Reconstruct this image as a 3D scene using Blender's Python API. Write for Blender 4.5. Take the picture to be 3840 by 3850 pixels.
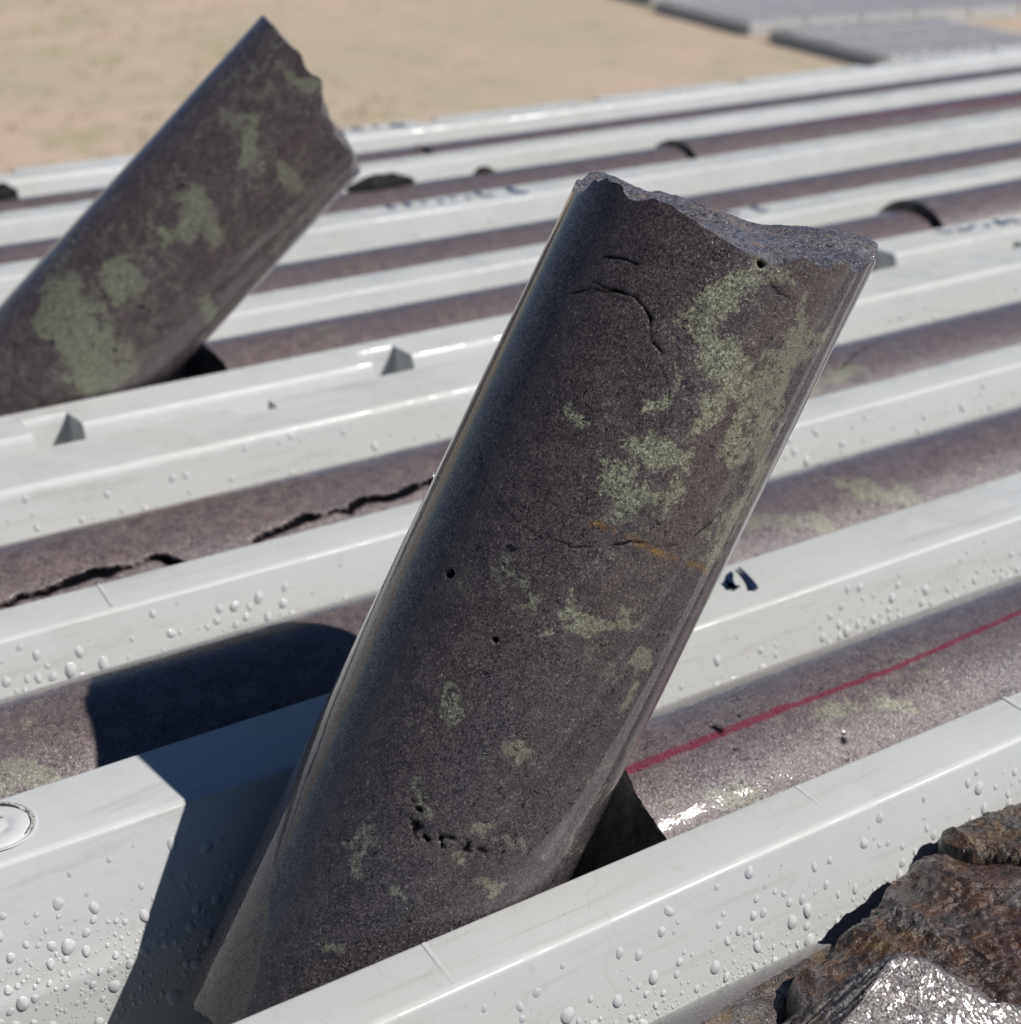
import bpy, math
import numpy as np
from mathutils import Matrix, Vector

# ------------------------------------------------------------------ camera, sky, sun, exposure
scene = bpy.context.scene
for o in list(bpy.data.objects):
    bpy.data.objects.remove(o)
COL = scene.collection

cam_d = bpy.data.cameras.new('camera')
cam = bpy.data.objects.new('camera', cam_d)
COL.objects.link(cam)
rt = Vector((0.8295, -0.5584, 0.0068)).normalized()
fw = Vector((0.5100, 0.7525, -0.4168)).normalized()
up = rt.cross(fw).normalized()
rt = fw.cross(up).normalized()
cam.matrix_world = Matrix(((rt.x, up.x, -fw.x, 0.0), (rt.y, up.y, -fw.y, 0.0), (rt.z, up.z, -fw.z, 0.2161), (0, 0, 0, 1)))
cam_d.sensor_fit = 'HORIZONTAL'
cam_d.sensor_width = 36.0
cam_d.lens = 57.91
cam_d.clip_start = 0.01
cam_d.clip_end = 600.0
cam_d.dof.use_dof = True
cam_d.dof.focus_distance = 0.342
cam_d.dof.aperture_fstop = 22.5
scene.camera = cam

SUN_AZ, SUN_EL = -42.5, 47.4          # azimuth from +X towards +Y
w = bpy.data.worlds.new('World')
scene.world = w
w.use_nodes = True
wn = w.node_tree.nodes
wn.clear()
sky = wn.new('ShaderNodeTexSky')
sky.sky_type = 'NISHITA'
sky.sun_disc = False
sky.sun_elevation = math.radians(SUN_EL)
sky.sun_rotation = math.radians(90 - SUN_AZ)
sky.altitude = 2200
sky.air_density = 0.85
sky.dust_density = 0.0
sky.ozone_density = 5.0
bg = wn.new('ShaderNodeBackground')
bg.inputs['Strength'].default_value = 0.05
wo = wn.new('ShaderNodeOutputWorld')
w.node_tree.links.new(sky.outputs[0], bg.inputs[0])
w.node_tree.links.new(bg.outputs[0], wo.inputs[0])

sd = bpy.data.lights.new('sun', 'SUN')
sd.energy = 4.6
sd.angle = math.radians(0.5)
sd.color = (1.0, 0.965, 0.92)
sun = bpy.data.objects.new('sun', sd)
COL.objects.link(sun)
a, e = math.radians(SUN_AZ), math.radians(SUN_EL)
sv = Vector((math.cos(a) * math.cos(e), math.sin(a) * math.cos(e), math.sin(e)))
sun.rotation_euler = sv.to_track_quat('Z', 'Y').to_euler()
sun.location = sv * 3
scene.view_settings.view_transform = 'Standard'
scene.view_settings.look = 'None'
scene.view_settings.exposure = 0.1
scene.view_settings.gamma = 1.0
scene.cycles.caustics_reflective = False
scene.cycles.caustics_refractive = False

# ------------------------------------------------------------------ helpers
rng = np.random.default_rng(7)

def _hash(ix, iy, iz, s):
    h = (ix * 374761393 + iy * 668265263 + iz * 2147483647 + s * 1274126177) & 0xffffffff
    h = ((h ^ (h >> 13)) * 1274126177) & 0xffffffff
    h = (h ^ (h >> 16)) & 0xffffffff
    return h.astype(np.float64) / 4294967295.0 * 2 - 1

def vnoise(P, s=0):
    P = np.asarray(P, float)
    I = np.floor(P).astype(np.int64)
    Fr = P - I
    Fr = Fr * Fr * (3 - 2 * Fr)
    out = 0
    for dx in (0, 1):
        for dy in (0, 1):
            for dz in (0, 1):
                wgt = (Fr[:, 0] if dx else 1 - Fr[:, 0]) * (Fr[:, 1] if dy else 1 - Fr[:, 1]) * (Fr[:, 2] if dz else 1 - Fr[:, 2])
                out = out + wgt * _hash(I[:, 0] + dx, I[:, 1] + dy, I[:, 2] + dz, s)
    return out

def fbm(P, octv=4, s=0, ridged=False, gain=0.5):
    P = np.asarray(P, float)
    a_, t, tot = 1.0, 0, 0
    for i in range(octv):
        n = vnoise(P * (2.03 ** i) + 17.3 * i, s + i)
        if ridged:
            n = 1 - 2 * np.abs(n)
        t = t + a_ * n
        tot += a_
        a_ *= gain
    return t / tot

def make_obj(name, verts, faces, mat, parent=None, smooth=True, attrs=None):
    me = bpy.data.meshes.new(name)
    verts = np.asarray(verts, np.float32)
    if isinstance(faces, np.ndarray):
        n, k = faces.shape
        me.vertices.add(len(verts))
        me.vertices.foreach_set('co', verts.ravel())
        me.loops.add(n * k)
        me.loops.foreach_set('vertex_index', faces.astype(np.int32).ravel())
        me.polygons.add(n)
        me.polygons.foreach_set('loop_start', np.arange(0, n * k, k, dtype=np.int32))
        me.polygons.foreach_set('loop_total', np.full(n, k, dtype=np.int32))
        me.update(calc_edges=True)
        me.validate()
    else:
        me.from_pydata([tuple(v) for v in verts], [], faces)
        me.update()
    me.polygons.foreach_set('use_smooth', np.full(len(me.polygons), smooth))
    if attrs:
        for k_, v_ in attrs.items():
            at = me.attributes.new(k_, 'FLOAT', 'POINT')
            at.data.foreach_set('value', np.asarray(v_, np.float32))
    me.materials.append(mat)
    o = bpy.data.objects.new(name, me)
    COL.objects.link(o)
    if parent:
        o.parent = parent
    return o

def empty(name, loc, label, cat, group=None):
    o = bpy.data.objects.new(name, None)
    COL.objects.link(o)
    o.location = loc
    o.empty_display_size = 0.02
    return tag(o, label, cat, group)

def tag(o, label, cat, group=None, kind=None):
    if label: o['label'] = label
    if cat: o['category'] = cat
    if group: o['group'] = group
    if kind: o['kind'] = kind
    return o

def grid_faces(n, m, wrap=False, flip=False):
    """n rows x m columns grid of quads"""
    i = np.arange(n - 1)[:, None]
    j = np.arange(m if wrap else m - 1)[None, :]
    j2 = (j + 1) % m
    q = np.stack([i * m + j, i * m + j2, (i + 1) * m + j2, (i + 1) * m + j], -1).reshape(-1, 4)
    return q[:, ::-1] if flip else q

def sstep(x, a_, b_):
    t = np.clip((x - a_) / (b_ - a_), 0, 1)
    return t * t * (3 - 2 * t)

def seg_dist(P, pts):
    """distance of 2-D points P to polyline"""
    d = np.full(len(P), 1e9)
    for A, B in zip(pts[:-1], pts[1:]):
        A, B = np.array(A, float), np.array(B, float)
        ab = B - A
        t = np.clip(((P - A) @ ab) / (ab @ ab + 1e-18), 0, 1)
        d = np.minimum(d, np.hypot(*(P - A - t[:, None] * ab).T))
    return d

# ------------------------------------------------------------------ materials
class NT:
    def __init__(self, name):
        self.m = bpy.data.materials.new(name)
        self.m.use_nodes = True
        self.t = self.m.node_tree
        self.t.nodes.clear()
        self.out = self.t.nodes.new('ShaderNodeOutputMaterial')
        self.tc = self.t.nodes.new('ShaderNodeTexCoord')
    def n(self, typ, **kw):
        nd = self.t.nodes.new(typ)
        for k, v in kw.items():
            if k.startswith('i_'):
                self.set(nd, k[2:].replace('_', ' '), v)
            else:
                setattr(nd, k, v)
        return nd
    def set(self, nd, key, v):
        inp = nd.inputs[int(key)] if str(key).isdigit() else nd.inputs[key]
        if hasattr(v, 'is_linked') or isinstance(v, bpy.types.NodeSocket):
            self.t.links.new(v, inp)
        else:
            inp.default_value = v
    def link(self, a_, b_):
        self.t.links.new(a_, b_)
    def noise(self, scale, detail=4, rough=0.55, dist=0.0, vec=None, out=0):
        nd = self.n('ShaderNodeTexNoise')
        nd.inputs['Scale'].default_value = scale
        nd.inputs['Detail'].default_value = detail
        nd.inputs['Roughness'].default_value = rough
        nd.inputs['Distortion'].default_value = dist
        self.link(vec if vec else self.tc.outputs['Object'], nd.inputs['Vector'])
        return nd.outputs[out]
    def mapping(self, scale=(1, 1, 1), rot=(0, 0, 0), loc=(0, 0, 0)):
        nd = self.n('ShaderNodeMapping')
        nd.inputs['Scale'].default_value = scale
        nd.inputs['Rotation'].default_value = rot
        nd.inputs['Location'].default_value = loc
        self.link(self.tc.outputs['Object'], nd.inputs['Vector'])
        return nd.outputs[0]
    def ramp(self, fac, a_, b_, lo=0.0, hi=1.0):
        nd = self.n('ShaderNodeMapRange', interpolation_type='SMOOTHSTEP')
        nd.inputs['From Min'].default_value = a_
        nd.inputs['From Max'].default_value = b_
        nd.inputs['To Min'].default_value = lo
        nd.inputs['To Max'].default_value = hi
        self.link(fac, nd.inputs['Value'])
        return nd.outputs[0]
    def math(self, op, a_, b_=None, c_=None, clamp=False):
        nd = self.n('ShaderNodeMath', operation=op, use_clamp=clamp)
        for i, v in enumerate((a_, b_, c_)):
            if v is None: continue
            self.set(nd, str(i), v)
        return nd.outputs[0]
    def mix(self, fac, a_, b_, blend='MIX'):
        nd = self.n('ShaderNodeMix', data_type='RGBA', blend_type=blend)
        ins = [s for s in nd.inputs if s.enabled] if False else nd.inputs
        self.set(nd, '0', fac)
        for idx, v in ((6, a_), (7, b_)):
            if isinstance(v, tuple): v = (*v, 1.0) if len(v) == 3 else v
            self.set(nd, str(idx), v)
        return nd.outputs[2]
    def attr(self, name):
        nd = self.n('ShaderNodeAttribute', attribute_name=name)
        return nd.outputs['Fac']
    def bump(self, h, dist, strength=1.0, normal=None):
        nd = self.n('ShaderNodeBump')
        nd.inputs['Strength'].default_value = strength
        nd.inputs['Distance'].default_value = dist
        self.link(h, nd.inputs['Height'])
        if normal: self.link(normal, nd.inputs['Normal'])
        return nd.outputs[0]
    def principled(self, **kw):
        nd = self.n('ShaderNodeBsdfPrincipled')
        for k, v in kw.items():
            key = k.replace('_', ' ')
            if isinstance(v, tuple) and len(v) == 3 and 'Color' in key: v = (*v, 1.0)
            self.set(nd, key, v)
        self.link(nd.outputs[0], self.out.inputs[0])
        return nd

def plastic_mat(name, base=(0.548, 0.562, 0.557), grime=1.0):
    k = NT(name)
    n1 = k.noise(9, 5, 0.6)
    n2 = k.noise(120, 6, 0.65)
    n3 = k.noise(2200, 2, 0.6)
    col = k.mix(k.ramp(n1, 0.35, 0.7), base, tuple(c * f for c, f in zip(base, (0.95, 0.94, 0.90))))
    # water-borne dirt drawn out along the tray
    ms = k.mapping((6, 60, 60))
    n4 = k.noise(3.0, 7, 0.65, 0.4, vec=ms)
    col = k.mix(k.math('MULTIPLY', k.ramp(n4, 0.52, 0.70), 0.34 * grime), col, (0.36, 0.34, 0.29))
    col = k.mix(k.math('MULTIPLY', k.ramp(n2, 0.62, 0.74), 0.22 * grime), col, (0.30, 0.28, 0.24))
    # fine grit
    n5 = k.noise(1500, 3, 0.7)
    reg = k.ramp(k.noise(35, 3), 0.48, 0.62)
    col = k.mix(k.math('MULTIPLY', k.math('MULTIPLY', k.ramp(n5, 0.66, 0.71), reg), 0.75), col, (0.09, 0.08, 0.075))
    # few brownish stain lines
    n6 = k.noise(1.6, 6, 0.7, 0.6, vec=k.mapping((3, 40, 40)))
    col = k.mix(k.math('MULTIPLY', k.ramp(n6, 0.60, 0.70), 0.20), col, (0.42, 0.34, 0.20))
    # half-dried water marks: thin darker outlines round smooth patches
    n7 = k.noise(55, 2, 0.4, 0.3)
    edge = k.math('ABSOLUTE', k.math('SUBTRACT', n7, 0.56))
    col = k.mix(k.math('MULTIPLY', k.math('MULTIPLY', k.ramp(edge, 0.010, 0.0), k.ramp(n1, 0.48, 0.56)), 0.14), col, (0.33, 0.32, 0.29))
    wet = k.ramp(n7, 0.55, 0.57)
    rough = k.math('SUBTRACT', k.ramp(n2, 0.3, 0.7, 0.40, 0.58), k.math('MULTIPLY', wet, 0.2))
    h = k.math('ADD', k.math('MULTIPLY', n2, 0.8), k.math('MULTIPLY', n3, 0.05))
    h = k.math('ADD', h, k.math('MULTIPLY', wet, 0.12))
    b = k.bump(h, 0.00022, 0.6)
    k.principled(Base_Color=col, Roughness=rough, Normal=b, Specular_IOR_Level=0.30)
    return k.m

def rock_mat(name, wet=1.0, green_bias=0.0, rust=False, seed=0.0, tone=1.0, facet=0.50, broken=0.62, spec=0.26, film=0.16, grit=0.02):
    k = NT(name)
    vec = k.mapping((1, 1, 1), (0.3, 0.2, 0.1), (seed, seed * 1.7, -seed))
    nbig = k.noise(42, 7, 0.62, 0.7, vec=vec)
    nmid = k.noise(210, 6, 0.65, 0.5, vec=vec)
    ngr = k.noise(1700, 3, 0.7, 0.8, vec=vec)
    ngr2 = k.noise(3200, 2, 0.6, vec=vec)
    nbl = k.noise(18, 3, 0.5, vec=vec)
    base = k.mix(k.ramp(nmid, 0.32, 0.68), (0.064, 0.050, 0.051), (0.118, 0.094, 0.092))
    base = k.mix(k.math('MULTIPLY', k.ramp(nbl, 0.42, 0.62), 0.45), base, (0.076, 0.068, 0.078))
    # crystal grains
    nfl = k.noise(1300, 3, 0.55, 2.2, vec=vec)
    base = k.mix(k.math('MULTIPLY', k.ramp(nfl, 0.46, 0.36), 0.88), base, (0.016, 0.013, 0.014))
    base = k.mix(k.math('MULTIPLY', k.ramp(ngr, 0.55, 0.66), 0.65), base, (0.25, 0.21, 0.195))
    base = k.mix(k.math('MULTIPLY', k.ramp(ngr2, 0.47, 0.36), 0.6), base, (0.015, 0.014, 0.017))
    if tone != 1.0:
        base = k.mix(1.0, base, (tone, tone * 0.97, tone * 0.96), 'MULTIPLY')
    # green alteration
    pa = k.attr('patch')
    nfr = k.noise(420, 5, 0.7, 1.4, vec=vec)
    gsum = k.math('ADD', k.math('ADD', k.math('MULTIPLY', nbig, 0.62), k.math('MULTIPLY', nmid, 0.42)), k.math('MULTIPLY', pa, 0.26))
    gsum = k.math('ADD', gsum, k.math('MULTIPLY', nfr, 0.72))
    gm = k.ramp(gsum, 0.975 - green_bias, 1.145 - green_bias)
    gcol = k.mix(k.ramp(ngr, 0.36, 0.64), (0.100, 0.108, 0.075), (0.37, 0.39, 0.265))
    gcol = k.mix(k.ramp(nbl, 0.42, 0.60), gcol, (0.20, 0.195, 0.150))
    base = k.mix(k.math('MULTIPLY', k.math('MULTIPLY', gm, k.ramp(nfl, 0.36, 0.50, 0.35, 1.0)), 0.84), base, gcol)
    # small dark pits
    pit = k.math('MULTIPLY', k.ramp(k.noise(620, 2, 0.5, 1.0, vec=vec), 0.63, 0.68), k.ramp(k.noise(70, 3, vec=vec), 0.46, 0.58))
    base = k.mix(k.math('MULTIPLY', pit, 0.9), base, (0.008, 0.008, 0.012))
    # wax crayon, rust vein, cracks
    rd = k.math('MULTIPLY', k.attr('crayon'), k.ramp(nfl, 0.36, 0.56, 0.35, 0.95))
    base = k.mix(rd, base, (0.175, 0.012, 0.034))
    orr = k.math('MULTIPLY', k.attr('vein'), k.ramp(nmid, 0.42, 0.60))
    base = k.mix(k.math('MULTIPLY', orr, 0.8), base, (0.20, 0.115, 0.028))
    base = k.mix(k.attr('crack'), base, (0.006, 0.006, 0.008))
    br = k.attr('broken')
    if rust:
        rc = k.mix(k.ramp(nmid, 0.40, 0.62), (0.0232, 0.0139, 0.0099), (0.0783, 0.0360, 0.0145))
        rc = k.mix(k.ramp(k.noise(60, 5, 0.6, 0.8, vec=vec), 0.46, 0.62), rc, (0.0580, 0.0499, 0.0464))
        rc = k.mix(k.math('MULTIPLY', k.ramp(nbl, 0.52, 0.66), 0.5), rc, (0.0667, 0.0232, 0.0174))
        rc = k.mix(k.ramp(k.noise(90, 5, 0.6, 0.5, vec=k.mapping((1, 1, 1), (0, 0, 0), (3, 1, 2))), 0.56, 0.66), rc, (0.1102, 0.0696, 0.0261))
        rc = k.mix(k.math('MULTIPLY', k.ramp(ngr, 0.46, 0.32), 0.8), rc, (0.010, 0.009, 0.008))
    else:
        rc = k.mix(k.ramp(ngr, 0.38, 0.66), tuple(broken * c for c in (0.045, 0.042, 0.052)), tuple(broken * c for c in (0.30, 0.28, 0.31)))
        rc = k.mix(k.math('MULTIPLY', k.ramp(nmid, 0.52, 0.66), 0.6), rc, (0.20, 0.15, 0.11))
    base = k.mix(br, base, rc)
    # roughness and grain relief: crystal faces glint, the water film is smooth
    h = k.math('ADD', k.math('MULTIPLY', ngr, 1.0), k.math('MULTIPLY', ngr2, 0.5))
    h = k.math('ADD', h, k.math('MULTIPLY', nmid, 1.5))
    h = k.math('SUBTRACT', h, k.math('MULTIPLY', pit, 1.5))
    bs = k.math('ADD', 0.45, k.math('MULTIPLY', br, 0.5))
    bn = k.n('ShaderNodeBump')
    bn.inputs['Distance'].default_value = 0.00022
    k.link(h, bn.inputs['Height'])
    k.link(bs, bn.inputs['Strength'])
    # crystal facets: each grain tips its own way
    vo = k.n('ShaderNodeTexVoronoi', feature='F1')
    vo.inputs['Scale'].default_value = 3000
    k.link(vec, vo.inputs['Vector'])
    sb = k.n('ShaderNodeVectorMath', operation='SUBTRACT'); k.link(vo.outputs['Color'], sb.inputs[0]); sb.inputs[1].default_value = (0.5, 0.5, 0.5)
    scv = k.n('ShaderNodeVectorMath', operation='SCALE'); k.link(sb.outputs[0], scv.inputs[0]); scv.inputs['Scale'].default_value = facet
    geo = k.n('ShaderNodeNewGeometry')
    ad = k.n('ShaderNodeVectorMath', operation='ADD'); k.link(geo.outputs['Normal'], ad.inputs[0]); k.link(scv.outputs[0], ad.inputs[1])
    nm = k.n('ShaderNodeVectorMath', operation='NORMALIZE'); k.link(ad.outputs[0], nm.inputs[0])
    k.link(nm.outputs[0], bn.inputs['Normal'])
    hc = k.math('ADD', k.math('MULTIPLY', k.noise(120, 3, 0.5, vec=vec), 1.0), k.math('MULTIPLY', ngr, grit))
    cb = k.n('ShaderNodeBump')
    cb.inputs['Distance'].default_value = 0.00030
    k.link(k.math('ADD', hc, k.math('MULTIPLY', k.math('MULTIPLY', br, h), 1.6)), cb.inputs['Height'])
    cb.inputs['Strength'].default_value = film
    rough = k.ramp(ngr2, 0.35, 0.65, 0.20, 0.46)
    dry = k.math('SUBTRACT', 1.0, k.attr('crack'), clamp=True)
    k.principled(Base_Color=base, Roughness=rough, Normal=bn.outputs[0], Specular_IOR_Level=k.math('MULTIPLY', dry, spec),
                 Coat_Weight=k.math('MULTIPLY', dry, wet), Coat_Roughness=0.03, Coat_IOR=1.34, Coat_Normal=cb.outputs[0])
    return k.m

M_PLASTIC = plastic_mat('grey_plastic')
M_PLASTIC_FAR = plastic_mat('weathered_grey_plastic', (0.56, 0.57, 0.57), 0.8)
M_ROCK_A = rock_mat('wet_core_rock', 1.0, 0.0, seed=0.0)
M_ROCK_B = rock_mat('wet_core_rock_blurred', 1.0, 0.075, seed=6.3, tone=1.25, facet=0.42, broken=0.5, film=0.3)
M_ROCK = rock_mat('wet_core_rock_in_tray', 1.0, 0.03, seed=3.3, tone=1.6, facet=0.38, broken=0.06, film=0.7, grit=0.07, spec=0.36)  # break faces coloured near black to stand for shade between core ends
M_RUBBLE = rock_mat('core_fragment_rock', 1.0, -0.05, seed=1.3, tone=0.95, facet=0.55, broken=0.20, film=0.30, spec=0.5, grit=0.10)
M_GLARE_ROCK = rock_mat('sun_glare_core_rock', 0.3, -0.02, seed=8.0, tone=6.5, facet=0.2)  # raised tone paints in the sun glare on wet far cores
M_RUST = rock_mat('rusty_broken_rock', 1.0, -0.30, rust=True, seed=5.1, facet=0.45, spec=0.5, film=0.8, grit=0.25)

def ink():
    k = NT('marker_ink')
    k.principled(Base_Color=k.mix(k.ramp(k.noise(900, 3), 0.3, 0.7), (0.004, 0.007, 0.020), (0.012, 0.022, 0.05)), Roughness=0.35)
    return k.m
M_INK = ink()
kf = NT('faded_marker_ink')
kf.principled(Base_Color=kf.mix(kf.ramp(kf.noise(500, 3), 0.3, 0.7), (0.03, 0.055, 0.13), (0.10, 0.15, 0.25)), Roughness=0.5)
M_INK_FADED = kf.m
kdt = NT('brown_grey_mottle')
kdt.principled(Base_Color=kdt.mix(kdt.ramp(kdt.noise(1500, 3), 0.42, 0.58), (0.22, 0.20, 0.17), (0.50, 0.49, 0.45)), Roughness=0.8)
M_DARK_RING = kdt.m

def water():
    k = NT('water')
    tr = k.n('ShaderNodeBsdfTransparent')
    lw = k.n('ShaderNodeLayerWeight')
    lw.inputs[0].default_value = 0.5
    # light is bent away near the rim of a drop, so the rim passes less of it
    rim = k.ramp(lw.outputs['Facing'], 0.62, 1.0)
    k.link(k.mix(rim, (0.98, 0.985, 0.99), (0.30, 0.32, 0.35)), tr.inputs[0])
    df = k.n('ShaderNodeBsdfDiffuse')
    df.inputs[0].default_value = (0.90, 0.91, 0.92, 1)  # whitish body colour stands in for sunlight focused inside the drop
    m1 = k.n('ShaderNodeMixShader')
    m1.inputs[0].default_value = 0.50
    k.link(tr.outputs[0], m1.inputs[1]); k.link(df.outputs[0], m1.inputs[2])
    gl = k.n('ShaderNodeBsdfGlossy')
    gl.inputs['Roughness'].default_value = 0.09
    fr = k.n('ShaderNodeFresnel')
    fr.inputs[0].default_value = 1.45
    nz = k.noise(700, 1, 0.5)
    bp = k.bump(nz, 0.00008, 0.25)
    k.link(bp, gl.inputs['Normal'])
    m2 = k.n('ShaderNodeMixShader')
    k.link(fr.outputs[0], m2.inputs[0]); k.link(m1.outputs[0], m2.inputs[1]); k.link(gl.outputs[0], m2.inputs[2])
    k.link(m2.outputs[0], k.out.inputs[0])
    return k.m
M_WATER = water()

def ground_mat():
    k = NT('dry_sandy_grass')
    n1 = k.noise(1.3, 5, 0.6, 0.4)
    n2 = k.noise(4.5, 6, 0.65)
    n3 = k.noise(60, 4, 0.7)
    n4 = k.noise(0.55, 3, 0.5)
    c = k.mix(k.ramp(n1, 0.38, 0.62), (0.56, 0.465, 0.36), (0.62, 0.475, 0.39))
    c = k.mix(k.math('MULTIPLY', k.ramp(n2, 0.47, 0.66), 0.85), c, (0.42, 0.39, 0.24))
    c = k.mix(k.math('MULTIPLY', k.ramp(n4, 0.45, 0.62), 0.5), c, (0.50, 0.43, 0.325))
    c = k.mix(k.ramp(n3, 0.56, 0.70, 0, 0.55), c, (0.17, 0.15, 0.07))
    c = k.mix(k.ramp(k.noise(130, 3, 0.7), 0.56, 0.68, 0, 0.6), c, (0.60, 0.50, 0.33))
    k.principled(Base_Color=c, Roughness=0.95, Normal=k.bump(n3, 0.02, 0.8), Specular_IOR_Level=0.1)
    return k.m
M_GROUND = ground_mat()

def steel():
    k = NT('galvanised_steel')
    n = k.noise(30, 5)
    k.principled(Base_Color=k.mix(k.ramp(n, 0.3, 0.7), (0.28, 0.29, 0.30), (0.40, 0.41, 0.42)), Metallic=0.8, Roughness=0.5)
    return k.m
M_STEEL = steel()

# ------------------------------------------------------------------ ground
GZ = -1.22
gv = []
N = 61
gx = np.sign(np.linspace(-1, 1, N)) * np.abs(np.linspace(-1, 1, N)) ** 3 * 250
GX, GY = np.meshgrid(gx, gx + 6, indexing='ij')
P = np.stack([GX.ravel(), GY.ravel(), 0 * GX.ravel()], -1)
P[:, 2] = GZ + 0.012 * vnoise(P * 1.1, 3)
g = make_obj('ground', P, grid_faces(N, N), M_GROUND)
tag(g, None, None, kind='structure')

# grass tufts scattered over the ground that the photograph sees
tv, tf = [], []
for i in range(2600):
    d = rng.uniform(3.0, 15.0)
    an = math.radians(rng.uniform(25, 92))
    cx, cy = d * math.cos(an), d * math.sin(an)
    if 4.0 < cx < 9.5 and 3.6 < cy < 9.5: continue
    for b in range(5):
        aa = rng.uniform(0, 6.28); hh = rng.uniform(0.012, 0.035); ww = 0.004
        ox, oy = cx + rng.normal(0, 0.025), cy + rng.normal(0, 0.025)
        s = len(tv)
        lx, ly = math.cos(aa), math.sin(aa)
        tv += [(ox - ly * ww, oy + lx * ww, GZ), (ox + ly * ww, oy - lx * ww, GZ), (ox + lx * hh * 0.6, oy + ly * hh * 0.6, GZ + hh)]
        tf.append((s, s + 1, s + 2))
kg = NT('dry_grass_blades')
kg.principled(Base_Color=kg.mix(kg.ramp(kg.noise(5, 3), 0.4, 0.6), (0.19, 0.18, 0.07), (0.42, 0.34, 0.17)), Roughness=0.8)
tag(make_obj('grass', tv, tf, kg.m, smooth=False), 'short dry grass tufts scattered on the sandy ground', 'grass', kind='stuff')

# ------------------------------------------------------------------ core trays
XL, XR = -0.09, 1.26                     # tray ends (world x)

def extrude_profile(profile_fn, xs, name, mat, parent, thick=None, wob=0.00025, seed=0):
    """profile_fn(x) -> list of (y, z), near to far; the sheet is swept along x"""
    rows = [np.array(profile_fn(x)) for x in xs]
    n, m = len(rows), len(rows[0])
    R_ = np.array(rows)
    X_ = np.repeat(np.asarray(xs)[:, None], m, 1)
    V = np.stack([X_, R_[..., 0], R_[..., 1]], -1).reshape(-1, 3)
    V[:, 1] += wob * fbm(V * np.array([14, 60, 60]) + seed, 3, seed)
    V[:, 2] += wob * fbm(V * np.array([14, 60, 60]) + seed + 9, 3, seed + 5)
    if parent: V = V - np.array(parent.location)
    o = make_obj(name, V, grid_faces(n, m, flip=True), mat, parent)
    o.data.set_sharp_from_angle(angle=math.radians(42))
    return o

def rounded(points, r=0.0013, k=4):
    """round the corners of an open polyline"""
    P = [np.array(p, float) for p in points]
    out = [P[0]]
    for i in range(1, len(P) - 1):
        a_, b_, c_ = P[i - 1], P[i], P[i + 1]
        la, lc = np.linalg.norm(a_ - b_), np.linalg.norm(c_ - b_)
        rr = min(r, la * 0.45, lc * 0.45)
        p0, p2 = b_ + (a_ - b_) / la * rr, b_ + (c_ - b_) / lc * rr
        for t in np.linspace(0, 1, k):
            out.append((1 - t) ** 2 * p0 + 2 * t * (1 - t) * b_ + t * t * p2)
    out.append(P[-1])
    return out

XS = np.arange(XL, XR + 1e-6, 0.0055)

def rib_profile(c, f):
    """divider rib: near slope, top, far side.  c = near crest y, f = far edge y"""
    return rounded([(c - 0.0120, -0.0600), (c - 0.0100, -0.0300), (c - 0.0078, -0.0245), (c - 0.0012, -0.0006), (c, 0.0), (f, -0.0002), (f + 0.0012, -0.0500), (f + 0.0018, -0.0610)], 0.0011)

def channel_profile(f, c):
    """trough between the far edge f of one rib and the crest c of the next"""
    y0, y1 = f + 0.0012, c - 0.0105
    return rounded([(y0 - 0.0006, -0.050), (y0 + 0.004, -0.0600), (y0 + 0.013, -0.0670), (y1 - 0.013, -0.0670), (y1 - 0.004, -0.0600), (y1 + 0.0006, -0.048)], 0.006, 5)

def rail_near(o_, f, notches):
    """outer rail on the near side of a tray; crest o_, far edge f; notches = [(x0, x1)] cut in its near skirt"""
    def fn(x):
        inn = any(a_ < x < b_ for a_, b_ in notches)
        o2 = f - 0.0085 if inn else o_
        zf = -0.0215
        if inn:
            return [(o_ - 0.0145, -0.0660), (o_ - 0.0125, -0.0400), (o_ - 0.0115, -0.0280), (o_ - 0.0090, zf), (o2 - 0.0024, zf), (o2 - 0.0016, -0.0030), (o2 - 0.0008, -0.0008), (o2, 0.0), (o2 + 0.0012, 0.0), (f, -0.0002), (f + 0.0012, -0.05), (f + 0.0018, -0.061)]
        return [(o_ - 0.0145, -0.0660), (o_ - 0.0115, -0.0300), (o_ - 0.0095, -0.0235), (o_ - 0.0060, -0.0150), (o_ - 0.0026, -0.0060), (o_ - 0.0016, -0.0030), (o_ - 0.0008, -0.0008), (o_, 0.0), (o_ + 0.0012, 0.0), (f, -0.0002), (f + 0.0012, -0.05), (f + 0.0018, -0.061)]
    return fn

def rail_far(c, f, notches, depth=0.0095):
    def fn(x):
        inn = any(a_ < x < b_ for a_, b_ in notches)
        near = [(c - 0.0120, -0.0600), (c - 0.0100, -0.0300), (c - 0.0078, -0.0245), (c - 0.0020, -0.0032), (c - 0.0011, -0.0009), (c, 0.0), (c + 0.0012, 0.0)]
        if inn:
            return near + [(f - depth, -0.0002), (f - depth + 0.002, -0.0100), (f + 0.001, -0.0115), (f + 0.002, -0.035), (f + 0.003, -0.066)]
        return near + [(f - 0.001, -0.0002), (f, -0.0012), (f + 0.001, -0.010), (f + 0.002, -0.035), (f + 0.003, -0.066)]
    return fn

def notch_xs(notches):
    xs = list(XS)
    for a_, b_ in notches:
        xs += [a_ - 0.0004, a_ + 0.0004, b_ - 0.0004, b_ + 0.0004]
    return np.array(sorted(xs))

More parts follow.
